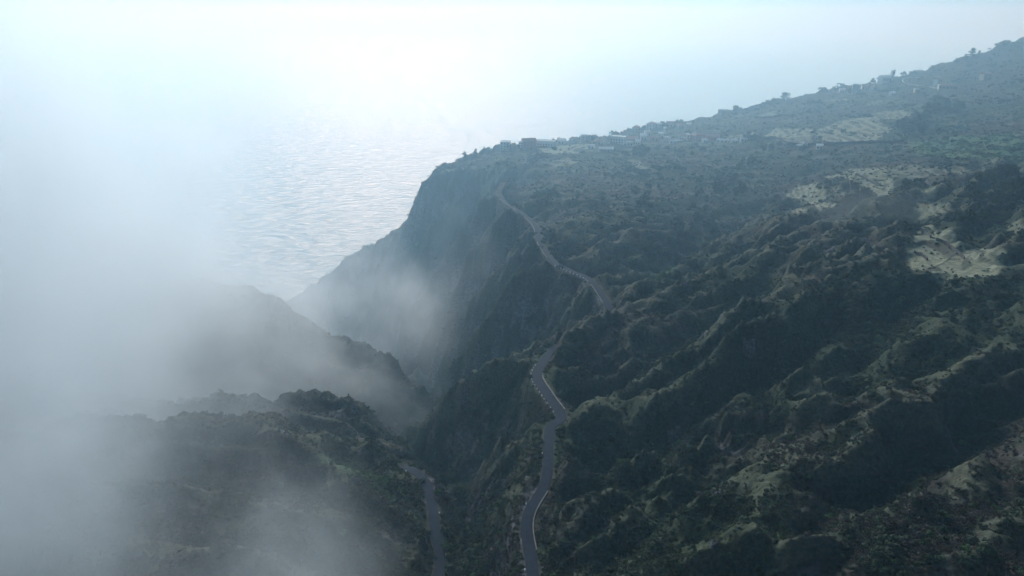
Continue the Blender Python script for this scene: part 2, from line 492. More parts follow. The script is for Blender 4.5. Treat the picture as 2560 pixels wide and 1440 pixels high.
# pale dry fields and terraces: outlines in the photograph, laid on the ground
FIELDS = [
    (1.0, [(1962, 492), (1995, 462), (2040, 456), (2078, 490), (2040, 515), (1990, 500)]),
    (1.0, [(2068, 470), (2110, 466), (2150, 500), (2100, 495)]),
    (1.0, [(1970, 522), (2010, 520), (2030, 540), (2000, 548)]),
    (1.0, [(2020, 512), (2085, 505), (2090, 520), (2045, 530)]),
    (0.9, [(2055, 445), (2130, 420), (2215, 418), (2240, 470), (2200, 495), (2150, 470), (2110, 450)]),
    (0.7, [(2200, 418), (2420, 420), (2440, 432), (2320, 445), (2240, 450)]),
    (0.8, [(2290, 470), (2345, 480), (2350, 500), (2400, 520), (2330, 545), (2285, 540)]),
    (1.0, [(2265, 600), (2310, 560), (2370, 575), (2400, 600), (2470, 625), (2530, 660), (2500, 690), (2440, 700), (2330, 705), (2300, 680), (2250, 655)]),
    (0.6, [(2490, 570), (2560, 545), (2600, 600), (2530, 590)]),
    (0.8, [(2530, 500), (2600, 480), (2600, 530), (2540, 530)]),
    (1.0, [(1900, 345), (1935, 322), (2035, 322), (2035, 340), (1945, 345)]),
    (0.55, [(1935, 342), (2030, 340), (2030, 360), (1935, 360)]),
    (1.0, [(2040, 325), (2110, 300), (2180, 292), (2230, 325), (2200, 352), (2100, 356), (2038, 354)]),
    (0.8, [(2170, 285), (2260, 272), (2290, 285), (2240, 300), (2190, 300)]),
    (0.9, [(1800, 345), (1850, 335), (1895, 330), (1880, 342), (1820, 352)]),
    (0.8, [(1890, 290), (1940, 275), (1945, 290), (1910, 297)]),
    (0.9, [(2060, 250), (2120, 245), (2125, 252), (2065, 254)]),
    (0.6, [(2165, 255), (2215, 250), (2215, 262), (2170, 265)]),
    (0.8, [(1370, 405), (1410, 392), (1450, 398), (1435, 415), (1380, 420)]),
    (0.9, [(1340, 372), (1450, 360), (1500, 365), (1480, 380), (1420, 385), (1360, 384)]),
    (0.7, [(1560, 395), (1600, 395), (1622, 425), (1605, 430), (1570, 408)]),
    (0.8, [(1200, 450), (1235, 420), (1275, 402), (1268, 430), (1240, 470), (1205, 500), (1195, 480)]),
    (0.55, [(1090, 440), (1140, 425), (1200, 412), (1190, 424), (1120, 436)]),
    (0.5, [(1180, 500), (1215, 505), (1215, 530), (1180, 520)]),
    (0.6, [(1325, 560), (1337, 565), (1345, 600), (1330, 590)]),
    (0.7, [(1300, 1290), (1315, 1270), (1312, 1340), (1290, 1330)]),
]
GREENS = [
    (0.9, [(2250, 360), (2400, 340), (2560, 330), (2600, 400), (2450, 400), (2300, 400)]),
    (0.8, [(1600, 700), (1700, 640), (1720, 660), (1640, 720)]),
    (1.0, [(1075, 1195), (1110, 1205), (1105, 1225), (1080, 1215)]),
    (0.8, [(1375, 1200), (1440, 1160), (1450, 1190), (1370, 1260)]),
    (0.8, [(1800, 1120), (1850, 1060), (1950, 1040), (1900, 1110), (1830, 1140)]),
    (0.6, [(740, 1160), (850, 1150), (1000, 1200), (1050, 1300), (900, 1230)]),
]

fieldm = np.zeros(gxx.size)
for amt, q in FIELDS:
    fieldm = np.maximum(fieldm, poly_mask(gxx.ravel(), gyy.ravel(), [hit(*k) for k in q], 3.0))
fieldm = blur(fieldm.reshape(gxx.shape), 2)
plat = np.maximum(fieldm, 0.8 * sstep(480, 600, gyy) * sstep(0.5, 0.3, blur(slope, 3)))
H = H * (1 - fieldm) + blur(H, 30) * fieldm

SLOPE = blur(slope, 2)
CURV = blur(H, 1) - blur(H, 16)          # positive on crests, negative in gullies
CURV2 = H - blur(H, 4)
def ground(x, y):
    """height of the land without the road cuts"""
    base = bil(H, x, y)
    st = bil(steep, x, y)
    fm_ = bil(fieldm, x, y)
    z = base + detail(x, y, base, st) * sstep(2, 14, base) * (1 - 0.9 * fm_)
    q = z / 1.7; f_ = q - np.floor(q)
    return z + fm_ * (1.7 * (np.floor(q) + sstep(0.7, 0.98, f_)) - z)

# ------------------------------------------------------------------ terrain mesh
def build_terrain():
    rr = [4.0]
    while rr[-1] < 1900:
        r_ = rr[-1]
        rr.append(r_ * (1.0042 if r_ > 110 else 1.05) if r_ < 1150 else r_ * 1.012)
    rr = np.array(rr)
    fine = np.arange(-44, 44.01, 0.11)
    coarse = np.concatenate([np.arange(-180, -44, 2.0), fine, np.arange(46, 180.1, 2.0)])
    th = np.radians(coarse)
    RR, TH = np.meshgrid(rr, th, indexing='ij')
    x = (RR * np.sin(TH)).ravel(); y = (RR * np.cos(TH)).ravel()
    z = ground(x, y)
    z, dr = road_cut(x, y, z)
    nr, ntt = RR.shape
    co = np.stack([x, y, z], 1)
    i = np.arange((nr - 1) * ntt).reshape(nr - 1, ntt)[:, :-1].ravel()
    quads = np.stack([i, i + ntt, i + ntt + 1, i + 1], 1)
    me = bpy.data.meshes.new('hillside')
    me.vertices.add(len(co)); me.vertices.foreach_set('co', co.ravel())
    me.loops.add(quads.size); me.loops.foreach_set('vertex_index', quads.ravel().astype(np.int32))
    me.polygons.add(len(quads)); me.polygons.foreach_set('loop_start', np.arange(0, quads.size, 4, dtype=np.int32))
    me.update(calc_edges=True)
    me.shade_smooth()
    o = bpy.data.objects.new('hillside', me)
    C.objects.link(o)
    o['kind'] = 'structure'
    return o, co, dr

terrain, TCO, TDR = build_terrain()

def mat(name):
    m = bpy.data.materials.new(name); m.use_nodes = True
    n = m.node_tree
    return m, n, n.nodes['Principled BSDF']

ROCKS = [
    (0.8, [(1290, 735), (1350, 735), (1360, 800), (1290, 800)]),
    (0.9, [(1500, 575), (1560, 580), (1560, 625), (1505, 620)]),
    (0.7, [(1060, 460), (1200, 440), (1180, 560), (1100, 620), (1040, 600)]),
    (1.0, [(1840, 850), (1885, 840), (1880, 930), (1845, 925)]),
    (0.8, [(1660, 1010), (1740, 1000), (1740, 1150), (1670, 1160)]),
    (0.7, [(1150, 985), (1185, 960), (1175, 1090), (1150, 1110)]),
    (0.7, [(1010, 1440), (1040, 1300), (1060, 1440)]),
    (0.8, [(1700, 700), (1730, 690), (1720, 770), (1690, 780)]),
    (0.8, [(1770, 1360), (1810, 1330), (1800, 1420), (1770, 1425)]),
    (0.7, [(1180, 520), (1320, 530), (1330, 600), (1220, 600)]),
    (0.8, [(1480, 1180), (1560, 1150), (1540, 1230), (1490, 1230)]),
    (0.8, [(860, 1000), (920, 1000), (910, 1045), (870, 1045)]),
]
GX, GY = TCO[:, 0], TCO[:, 1]
near_xy = (GY > 90) & (GY < 1150)
dry = np.zeros(len(GX)); green = np.zeros(len(GX))
for amt, q in FIELDS:
    dry = np.maximum(dry, amt * poly_mask(GX, GY, [hit(*k) for k in q]))
for amt, q in GREENS:
    green = np.maximum(green, amt * poly_mask(GX, GY, [hit(*k) for k in q], 9.0))
gst = bil(steep, GX, GY)
fine = fbm(GX / 12, GY / 12, 3, 81)
broad = fbm(GX / 70, GY / 70, 3, 91)
plateau = sstep(0.35, 0.15, bil(SLOPE, GX, GY)) * sstep(420, 560, GY)
dry = dry * sstep(-0.9, -0.35, fine + 0.1)
zq = bil(H, GX, GY) / 1.7 + 0.12 * fine
dry = dry * (1 - 0.8 * sstep(0.62, 0.72, zq - np.floor(zq)) * sstep(-0.3, 0.1, fbm(GX / 20, GY / 20, 2, 121) + 0.15))
dry = np.maximum(dry, 0.28 * plateau * sstep(0.15, 0.45, fbm(GX / 26, GY / 11, 3, 95)))
shoulder = 0.35 * sstep(1.5, 0.5, TDR) * sstep(620, 540, GY) * sstep(-0.35, 0.35, fbm(GX / 7, GY / 7, 2, 97))
gn_z = TCO[:, 2]
rock = sstep(1.3, 2.3, bil(SLOPE, GX, GY) + 1.5 * fine + 0.7 * broad) * (1 - dry)
for amt, q in ROCKS:
    rock = np.maximum(rock, amt * poly_mask(GX, GY, [hit(*k) for k in q], 7.0) * sstep(-0.3, 0.3, fine + 0.15))
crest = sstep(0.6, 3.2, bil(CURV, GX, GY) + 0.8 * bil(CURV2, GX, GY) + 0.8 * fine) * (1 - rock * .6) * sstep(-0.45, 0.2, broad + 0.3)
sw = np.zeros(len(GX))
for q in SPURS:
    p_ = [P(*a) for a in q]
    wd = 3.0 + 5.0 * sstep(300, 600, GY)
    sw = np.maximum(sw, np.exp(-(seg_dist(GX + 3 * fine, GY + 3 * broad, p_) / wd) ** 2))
crest = np.maximum(crest, 0.8 * sw * sstep(-0.5, 0.1, fine)) * sstep(2.0, 7.0, TDR)  # paler crest grass; also paints the lit look of the spur crests
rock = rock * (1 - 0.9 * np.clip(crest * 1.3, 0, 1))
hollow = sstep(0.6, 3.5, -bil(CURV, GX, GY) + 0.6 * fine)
scrub = sstep(-0.2, 0.5, broad + 0.4 * fine)      # brown dry scrub against green bush

def attr(o, name, vals):
    at = o.data.attributes.new(name, 'FLOAT', 'POINT')
    at.data.foreach_set('value', np.ascontiguousarray(vals, dtype=np.float32))
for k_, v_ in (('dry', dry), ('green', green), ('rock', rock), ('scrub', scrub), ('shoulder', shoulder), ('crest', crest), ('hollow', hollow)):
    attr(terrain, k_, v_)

class NT:
    """small helper to write node trees"""
    def __init__(s, n): s.n = n
    def new(s, t, **kw):
        q = s.n.nodes.new(t)
        for k, v in kw.items():
            if k.startswith('i_'):
                q.inputs[k[2:].replace('_', ' ')].default_value = v
            else: setattr(q, k, v)
        return q
    def link(s, a, b): s.n.links.new(a, b)
    def attr(s, name):
        q = s.n.nodes.new('ShaderNodeAttribute'); q.attribute_name = name
        return q.outputs['Fac']
    def noise(s, vec, scale, detail=4, rough=0.6):
        q = s.n.nodes.new('ShaderNodeTexNoise')
        q.inputs['Scale'].default_value = scale; q.inputs['Detail'].default_value = detail; q.inputs['Roughness'].default_value = rough
        s.link(vec, q.inputs['Vector'])
        return q.outputs[0]
    def ramp(s, fac, a, b):
        q = s.n.nodes.new('ShaderNodeMapRange'); q.interpolation_type = 'SMOOTHSTEP'
        q.inputs['From Min'].default_value = a; q.inputs['From Max'].default_value = b
        s.link(fac, q.inputs['Value'])
        return q.outputs[0]
    def mix(s, fac, a, b):
        q = s.n.nodes.new('ShaderNodeMix'); q.data_type = 'RGBA'
        if isinstance(fac, float): q.inputs[0].default_value = fac
        else: s.link(fac, q.inputs[0])
        for k, v in ((6, a), (7, b)):
            if isinstance(v, tuple): q.inputs[k].default_value = v + (1,)
            else: s.link(v, q.inputs[k])
        return q.outputs[2]
    def math(s, op, a, b=0.0):
        q = s.n.nodes.new('ShaderNodeMath'); q.operation = op
        for k, v in ((0, a), (1, b)):
            if isinstance(v, (int, float)): q.inputs[k].default_value = v
            else: s.link(v, q.inputs[k])
        return q.outputs[0]

m_land, n, b = mat('land')
N_ = NT(n)
pos = n.nodes.new('ShaderNodeNewGeometry').outputs['Position']
n1 = N_.noise(pos, 0.9, 5, 0.65)
n2 = N_.noise(pos, 0.13, 4, 0.6)
veg = N_.mix(N_.ramp(n1, 0.35, 0.65), (0.018, 0.028, 0.016), (0.046, 0.06, 0.032))
brn = N_.mix(N_.ramp(n1, 0.3, 0.7), (0.028, 0.024, 0.022), (0.068, 0.056, 0.047))
grn = N_.mix(N_.ramp(n1, 0.3, 0.7), (0.035, 0.08, 0.03), (0.09, 0.16, 0.06))
rck = N_.mix(N_.ramp(N_.noise(pos, 0.5, 6, 0.7), 0.35, 0.65), (0.045, 0.045, 0.05), (0.17, 0.16, 0.165))
dr_ = N_.mix(N_.ramp(N_.noise(pos, 0.35, 5, 0.7), 0.3, 0.7), (0.14, 0.155, 0.105), (0.30, 0.31, 0.215))
c = N_.mix(N_.attr('scrub'), veg, brn)
c = N_.mix(N_.ramp(n2, 0.42, 0.62), c, N_.mix(0.5, veg, c))
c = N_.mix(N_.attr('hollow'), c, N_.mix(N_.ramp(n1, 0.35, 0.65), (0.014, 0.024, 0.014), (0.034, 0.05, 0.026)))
c = N_.mix(N_.math('MULTIPLY', N_.attr('crest'), 0.65), c, N_.mix(N_.ramp(n1, 0.3, 0.7), (0.056, 0.064, 0.043), (0.128, 0.134, 0.090)))  # pale grass tone, with light on the crests put into the colour
c = N_.mix(N_.attr('green'), c, grn)
c = N_.mix(N_.attr('rock'), c, rck)
c = N_.mix(N_.attr('dry'), c, dr_)
c = N_.mix(N_.attr('shoulder'), c, N_.mix(N_.ramp(n1, 0.3, 0.7), (0.07, 0.062, 0.05), (0.17, 0.15, 0.12)))
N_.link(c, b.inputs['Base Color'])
b.inputs['Roughness'].default_value = 0.95
b.inputs['Specular IOR Level'].default_value = 0.1
bp = n.nodes.new('ShaderNodeBump'); bp.inputs['Distance'].default_value = 0.5; bp.inputs['Strength'].default_value = 0.8
N_.link(n1, bp.inputs['Height']); N_.link(bp.outputs[0], b.inputs['Normal'])
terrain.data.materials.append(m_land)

# ------------------------------------------------------------------ sea
def grid_plane(name, ext, z, material):
    me = bpy.data.meshes.new(name)
    me.from_pydata([(-ext, -ext, z), (ext, -ext, z), (ext, ext, z), (-ext, ext, z)], [], [(0, 1, 2, 3)])
    o = bpy.data.objects.new(name, me); C.objects.link(o)
    me.materials.append(material); o['kind'] = 'structure'
    return o
m_sea, n, b = mat('sea_water')
b.inputs['Base Color'].default_value = (0.05, 0.10, 0.125, 1)
b.inputs['Roughness'].default_value = 0.1
b.inputs['IOR'].default_value = 1.33
tc = n.nodes.new('ShaderNodeNewGeometry')
mp = n.nodes.new('ShaderNodeMapping'); mp.inputs['Scale'].default_value = (0.42, 1.0, 1.0)
mp.inputs['Rotation'].default_value = (0, 0, R(12))
nz = n.nodes.new('ShaderNodeTexNoise'); nz.inputs['Scale'].default_value = 0.044; nz.inputs['Detail'].default_value = 4; nz.inputs['Roughness'].default_value = 0.5
bp = n.nodes.new('ShaderNodeBump'); bp.inputs['Distance'].default_value = 18.0; bp.inputs['Strength'].default_value = 1.0
n.links.new(tc.outputs['Position'], mp.inputs['Vector'])
n.links.new(mp.outputs[0], nz.inputs['Vector'])
n.links.new(nz.outputs[0], bp.inputs['Height'])
n.links.new(bp.outputs[0], b.inputs['Normal'])
sea = grid_plane('sea', 22000, 0.0, m_sea)

# ------------------------------------------------------------------ haze
def box(name, lo, hi):
    (a, b_, c), (d, e, f) = lo, hi
    v = [(a, b_, c), (d, b_, c), (d, e, c), (a, e, c), (a, b_, f), (d, b_, f), (d, e, f), (a, e, f)]
    q = [(3, 2, 1, 0), (4, 5, 6, 7), (0, 1, 5, 4), (1, 2, 6, 5), (2, 3, 7, 6), (3, 0, 4, 7)]
    me = bpy.data.meshes.new(name); me.from_pydata(v, [], q)
    o = bpy.data.objects.new(name, me); C.objects.link(o)
    return o
HTOP = max(CAMZ + 60, TCO[:, 2].max() + 20)
hz = box('haze', (-22500, -22500, -60), (22500, 22500, HTOP))
hz['kind'] = 'stuff'
m = bpy.data.materials.new('haze_air'); m.use_nodes = True; n = m.node_tree; n.nodes.clear()
out = n.nodes.new('ShaderNodeOutputMaterial'); pv = n.nodes.new('ShaderNodeVolumePrincipled')
pv.inputs['Color'].default_value = HAZE_COLOR
pv.inputs['Absorption Color'].default_value = (1, 1, 1, 1)
pv.inputs['Density'].default_value = HAZE_DENSITY
pv.inputs['Anisotropy'].default_value = HAZE_G
n.links.new(pv.outputs[0], out.inputs['Volume'])
hz.data.materials.append(m)

# ------------------------------------------------------------------ roads
def sweep(name, line_, offs, material, kind='structure'):
    """a strip of cross section offs = [(side, up), ...] swept along a road"""
    d = np.gradient(line_[:, :2], axis=0)
    d /= np.linalg.norm(d, axis=1)[:, None]
    nrm = np.stack([d[:, 1], -d[:, 0]], 1)
    m_ = len(offs)
    wid = np.interp(line_[:, 1], [200, 262, 330, 560, 600, 670], [1.6, 2.05, 1.9, 1.75, 1.3, 0.9]) / 2.4
    co = np.zeros((len(line_), m_, 3))
    for k, (sd, up) in enumerate(offs):
        co[:, k, :2] = line_[:, :2] + nrm * (sd * wid)[:, None]
        co[:, k, 2] = line_[:, 2] + up
    q = []
    for i in range(len(line_) - 1):
        for k in range(m_ - 1):
            a = i * m_ + k
            q.append((a, a + 1, a + 1 + m_, a + m_))
    me = bpy.data.meshes.new(name); me.from_pydata(co.reshape(-1, 3).tolist(), [], q)
    me.shade_smooth() if m_ == 2 else None
    o = bpy.data.objects.new(name, me); C.objects.link(o); me.materials.append(material)
    if kind: o['kind'] = kind
    return o
m_asph, n, b = mat('asphalt'); N_ = NT(n)
pos = n.nodes.new('ShaderNodeNewGeometry').outputs['Position']
N_.link(N_.mix(N_.ramp(N_.noise(pos, 0.5, 5, 0.7), 0.3, 0.7), (0.012, 0.018, 0.030), (0.022, 0.030, 0.045)), b.inputs['Base Color'])
b.inputs['Roughness'].default_value = 0.9
b.inputs['Specular IOR Level'].default_value = 0.12
road_main_o = sweep('road', road_main, [(-2.45, -0.45), (-2.4, 0.06), (-1.2, 0.10), (0, 0.12), (1.2, 0.10), (2.4, 0.06), (2.45, -0.45)], m_asph)
road_left_o = sweep('road', road_left, [(-2.45, -0.45), (-2.4, 0.06), (-1.2, 0.10), (0, 0.12), (1.2, 0.10), (2.4, 0.06), (2.45, -0.45)], m_asph)

# ------------------------------------------------------------------ shrubs covering the slopes
def shrub_mesh(name, nl, leaf, seed, flat=0.7):
    r_ = np.random.default_rng(seed)
    v, f = [], []
    lumps = [(r_.normal(0, 0.32, 3) * (1, 1, 0.4) + (0, 0, 0.30), r_.uniform(0.3, 0.5)) for _ in range(6)]
    for i in range(nl):
        c0, rad = lumps[i % 6]
        d_ = r_.normal(0, 1, 3); d_ /= np.linalg.norm(d_)
        p = c0 + d_ * rad * r_.uniform(0.75, 1.05) * (1, 1, flat)
        a = np.cross(d_, r_.normal(0, 1, 3)); a /= np.linalg.norm(a)
        b2 = np.cross(d_, a) + d_ * r_.uniform(-0.5, 0.5)
        s_ = leaf * r_.uniform(0.6, 1.3)
        k = len(v)
        v += [p - a * s_, p - b2 * s_ * .7, p + a * s_, p + b2 * s_ * .7]
        f.append((k, k + 1, k + 2, k + 3))
    me = bpy.data.meshes.new(name); me.from_pydata([tuple(q) for q in v], [], f)
    return me

def leaf_mat(name, c0, c1):
    m_, n, b = mat(name); N_ = NT(n)
    oi = n.nodes.new('ShaderNodeObjectInfo').outputs['Random']
    N_.link(N_.mix(oi, c0, c1), b.inputs['Base Color'])
    b.inputs['Roughness'].default_value = 0.8
    b.inputs['Specular IOR Level'].default_value = 0.15
    return m_
m_leaf = leaf_mat('bush_leaves', (0.022, 0.036, 0.019), (0.058, 0.078, 0.038))
m_dry = leaf_mat('dry_scrub', (0.032, 0.027, 0.024), (0.09, 0.074, 0.058))
m_fresh = leaf_mat('fresh_leaves', (0.04, 0.09, 0.03), (0.09, 0.15, 0.06))

def scatter(name, pts, scl, meshes, material):
    me = bpy.data.meshes.new(name)
    me.vertices.add(len(pts)); me.vertices.foreach_set('co', np.ascontiguousarray(pts, dtype=np.float32).ravel())
    o = bpy.data.objects.new(name, me); C.objects.link(o); o['kind'] = 'stuff'
    for k_, v_ in (('scl', scl), ('turn', rng.uniform(0, 6.28, len(pts)))): attr(o, k_, v_)
    g = bpy.data.node_groups.new(name, 'GeometryNodeTree')
    g.interface.new_socket('Geometry', in_out='INPUT', socket_type='NodeSocketGeometry')
    g.interface.new_socket('Geometry', in_out='OUTPUT', socket_type='NodeSocketGeometry')
    N2 = NT(g)
    gi, go = N2.new('NodeGroupInput'), N2.new('NodeGroupOutput')
    ji = N2.new('GeometryNodeGeometryToInstance')
    for me_ in meshes:
        me_.materials.append(material)
        src = bpy.data.objects.new(me_.name, me_)
        q = N2.new('GeometryNodeObjectInfo'); q.inputs['Object'].default_value = src; q.inputs['As Instance'].default_value = True
        N2.link(q.outputs['Geometry'], ji.inputs[0])
    iop = N2.new('GeometryNodeInstanceOnPoints')
    iop.inputs['Pick Instance'].default_value = True
    def na(nm, ty='FLOAT'):
        q = N2.new('GeometryNodeInputNamedAttribute'); q.data_type = ty; q.inputs['Name'].default_value = nm
        return q.outputs['Attribute']
    cx = N2.new('ShaderNodeCombineXYZ'); N2.link(na('turn'), cx.inputs['Z'])
    N2.link(gi.outputs[0], iop.inputs['Points']); N2.link(ji.outputs[0], iop.inputs['Instance'])
    N2.link(na('scl'), iop.inputs['Scale']); N2.link(cx.outputs[0], iop.inputs['Rotation'])
    N2.link(iop.outputs[0], go.inputs[0])
    md = o.modifiers.new('scatter', 'NODES'); md.node_group = g
    return o

def land_z(x, y):
    return road_cut(x, y, ground(x, y))[0]

HOUSES = [
    (1264, 376, 9, 8, 7.5, 'white', 'pale', 'flat', 'two storey white house at the cliff edge of the village, leftmost of all the houses'),
    (1304, 374, 4, 6, 7.0, 'white', 'pale', 'flat', 'narrow white house standing against the left side of the pink house'),
    (1322, 374, 13, 9, 7.5, 'pink', 'tile', 'gable', 'pink house with a tall gabled roof on the headland skyline'),
    (1362, 366, 20, 7, 4.5, 'white', 'pale', 'flat', 'long low white building on the skyline right of the pink house'),
    (1461, 354, 8, 7, 5.5, 'cream', 'pale', 'flat', 'pale square block among dark trees on the skyline midway along the village'),
    (1498, 362, 9, 6, 3.0, 'cream', 'tile', 'hip', 'small cream house with a tiled roof left of the white house with dark openings'),
    (1545, 360, 14, 9, 6.5, 'white', 'pale', 'flat', 'white two storey house with dark openings facing the ravine in mid village'),
    (1515, 380, 13, 7, 2.6, 'grey', 'pale', 'gable', 'low grey shed with a pale sheet roof, nearest to the slope below the village'),
    (1582, 356, 11, 8, 3.2, 'grey', 'tile', 'gable', 'grey house with a tiled roof right of the white house with dark openings'),
    (1608, 350, 6, 8, 4.4, 'white', 'pale', 'gable', 'small bright white gabled house at the middle of the village'),
    (1590, 328, 7, 7, 4.0, 'cream', 'tile', 'hip', 'small cream house on the skyline left of the cluster of white houses'),
    (1628, 324, 9, 8, 6.0, 'white', 'tile', 'hip', 'white house with a red hipped roof, first of the skyline cluster'),
    (1645, 322, 7, 7, 5.0, 'cream', 'pale', 'flat', 'cream flat roofed house inside the skyline cluster'),
    (1664, 334, 4, 5, 5.5, 'white', 'pale', 'flat', 'small brilliant white tower-like house just below the skyline cluster'),
    (1675, 318, 8, 7, 3.8, 'white', 'tile', 'gable', 'low white house with tiled gable at the right end of the skyline cluster'),
    (1704, 350, 5, 6, 4.5, 'white', 'tile', 'gable', 'narrow white gabled house left of the pink village houses'),
    (1720, 350, 4, 6, 5.0, 'white', 'pale', 'flat', 'slim white house directly left of the broad pink house'),
    (1742, 354, 11, 8, 6.0, 'pink', 'tile', 'hip', 'broad pink house with a hipped red roof at the right of the village'),
    (1780, 352, 13, 7, 3.8, 'pink', 'tile', 'gable', 'long low pink house with a red roof beside the pale field'),
    (1682, 360, 7, 4, 2.6, 'white', 'pale', 'flat', 'low white shed below the narrow gabled house'),
    (1696, 358, 6, 4, 2.4, 'grey', 'pale', 'flat', 'low grey shed under the pink village houses'),
    (1806, 357, 11, 5, 2.6, 'white', 'pale', 'flat', 'long white shed below the long low pink house'),
    (1834, 358, 6, 5, 2.8, 'white', 'pale', 'gable', 'small white outbuilding, rightmost of the lower village row'),
    (1802, 286, 7, 6, 4.5, 'cream', 'pale', 'flat', 'pale cubic house alone on the skyline left of a round tree'),
    (2048, 374, 5, 5, 3.2, 'white', 'pale', 'gable', 'tiny white hut below the broad pale field'),
    (2137, 236, 7, 8, 10.0, 'grey', 'pale', 'flat', 'tall grey house wrapped in dark trees left of the church'),
    (2160, 224, 6, 6, 4.0, 'white', 'tile', 'gable', 'white house between the tall grey house and the church'),
    (2343, 212, 6, 6, 5.5, 'white', 'tile', 'gable', 'white house standing at the upper end of the pale track right of the church'),
    (2366, 222, 16, 7, 3.4, 'cream', 'tile', 'hip', 'long house with a red roof beside the end of the pale track'),
    (2462, 200, 8, 7, 5.0, 'cream', 'tile', 'gable', 'cream house alone on the upper slope near the right edge'),
    (2230, 238, 6, 5, 2.8, 'white', 'pale', 'gable', 'small white farm shed on the slope under the church'),
    (2291, 232, 5, 5, 3.0, 'cream', 'pale', 'flat', 'small cream shed below the bend of the pale track'),
    (2384, 256, 6, 5, 3.0, 'grey', 'tile', 'gable', 'small grey hut on the green slope below the long red roofed house'),
    (1405, 360, 7, 6, 3.4, 'white', 'pale', 'gable', 'small white house on the skyline between the long white building and the pale block'),
    (1432, 356, 6, 6, 3.6, 'white', 'tile', 'hip', 'small white house with a red roof just left of the pale square block'),
    (1478, 370, 6, 5, 3.0, 'white', 'pale', 'flat', 'small flat white house left of the low grey shed under the village'),
    (1560, 344, 7, 6, 4.0, 'white', 'tile', 'gable', 'white house peeping over the ridge above the white house with dark openings'),
    (1574, 366, 6, 5, 3.2, 'white', 'pale', 'flat', 'small white house below the grey house with a tiled roof'),
    (1594, 362, 5, 5, 3.6, 'white', 'pale', 'gable', 'tiny white gabled house below the small bright white gabled house'),
    (1618, 340, 6, 6, 4.0, 'white', 'pale', 'flat', 'flat white house under the first house of the skyline cluster'),
    (1636, 352, 7, 5, 3.0, 'cream', 'tile', 'gable', 'low cream house with a red roof below the skyline cluster'),
    (1652, 344, 5, 5, 3.8, 'white', 'pale', 'gable', 'small white gabled house left of the brilliant white tower-like house'),
    (1668, 352, 6, 5, 3.2, 'white', 'pale', 'flat', 'small white box house left of the narrow gabled house'),
    (1700, 322, 6, 6, 3.6, 'cream', 'tile', 'hip', 'cream house on the rising skyline right of the cluster'),
    (1722, 318, 5, 5, 3.2, 'white', 'pale', 'gable', 'tiny white house on the rising skyline, second right of the cluster'),
    (1762, 358, 5, 5, 3.0, 'white', 'pale', 'flat', 'small white box between the broad and the long pink houses'),
    (1858, 356, 6, 4, 2.6, 'white', 'pale', 'flat', 'low white shed at the foot of the large round tree by the fields'),
    (1998, 372, 5, 4, 2.6, 'grey', 'pale', 'gable', 'tiny grey hut left of the white hut below the pale field'),
    (2010, 366, 4, 4, 2.6, 'white', 'pale', 'flat', 'tiny white box hut just above the grey hut below the pale field'),
    (2104, 232, 6, 6, 3.6, 'white', 'pale', 'gable', 'white house on the skyline left of the tall grey house'),
    (2182, 226, 5, 5, 3.4, 'cream', 'tile', 'hip', 'small cream house below the dark tree left of the church'),
]
NS = 190000
ang = rng.uniform(R(-43), R(43), NS * 2)
rad = np.exp(rng.uniform(math.log(125), math.log(1400), NS * 2))
sx, sy = rad * np.sin(ang), rad * np.cos(ang)
d1, _ = road_dist(sx, sy, road_main); d2, _ = road_dist(sx, sy, road_left)
fm = np.zeros(len(sx))
for amt, q in FIELDS:
    fm = np.maximum(fm, amt * poly_mask(sx, sy, [hit(*k) for k in q]))
gm = np.zeros(len(sx))
for amt, q in GREENS:
    gm = np.maximum(gm, amt * poly_mask(sx, sy, [hit(*k) for k in q], 9.0))
dens = sstep(-0.5, 0.35, fbm(sx / 18, sy / 18, 3, 101)) * 0.8 + 0.15
dens *= 0.5 * (1 + 1.0 * np.clip(bil(SLOPE, sx, sy), 0, 1.6)) * (1 - 0.6 * sstep(2.0, 3.2, bil(SLOPE, sx, sy)))
dens *= 1 - 0.88 * fm
for q in SPURS:
    dens *= 1 - 0.8 * np.exp(-(seg_dist(sx, sy, [P(*a) for a in q]) / (3.0 + 5.0 * sstep(300, 600, sy))) ** 2)
dens *= 1 - 0.35 * sstep(0.8, 3.0, bil(CURV, sx, sy) + 0.8 * bil(CURV2, sx, sy))
clear = np.ones(len(sx), bool)
for q in HOUSES + [(2212, 208)]:
    hx, hy, _z = hit(q[0], q[1])
    clear &= ~((np.hypot(sx - hx, sy - hy) < 9) | ((np.abs(sx - hx * sy / hy) < 7) & (sy < hy) & (sy > hy - 30)))
keep = clear & (np.minimum(d1, d2) - road_half(sy) > 0.9) & (rng.random(len(sx)) < dens)
sx, sy, gm, rad = sx[keep], sy[keep], gm[keep], rad[keep]
sz = land_z(sx, sy)
keep = sz > 12
sx, sy, sz, gm, rad = sx[keep], sy[keep], sz[keep], gm[keep], rad[keep]
size = np.exp(rng.normal(0.12, 0.38, len(sx))) * (0.62 + 0.5 * sstep(200, 800, rad))
size *= 1 + 0.9 * sstep(0.2, 0.7, fbm(sx / 60, sy / 60, 2, 111))
brn_ = sstep(-0.2, 0.5, fbm(sx / 70, sy / 70, 3, 91) + 0.4 * fbm(sx / 12, sy / 12, 3, 81)) * 0.75 + 0.08
pick = rng.random(len(sx))
k_fresh = pick < np.maximum(gm * 0.8, 0.03)
k_dry = ~k_fresh & (rng.random(len(sx)) < brn_)
k_leaf = ~k_fresh & ~k_dry
pts = np.stack([sx, sy, sz - 0.15 * size], 1)
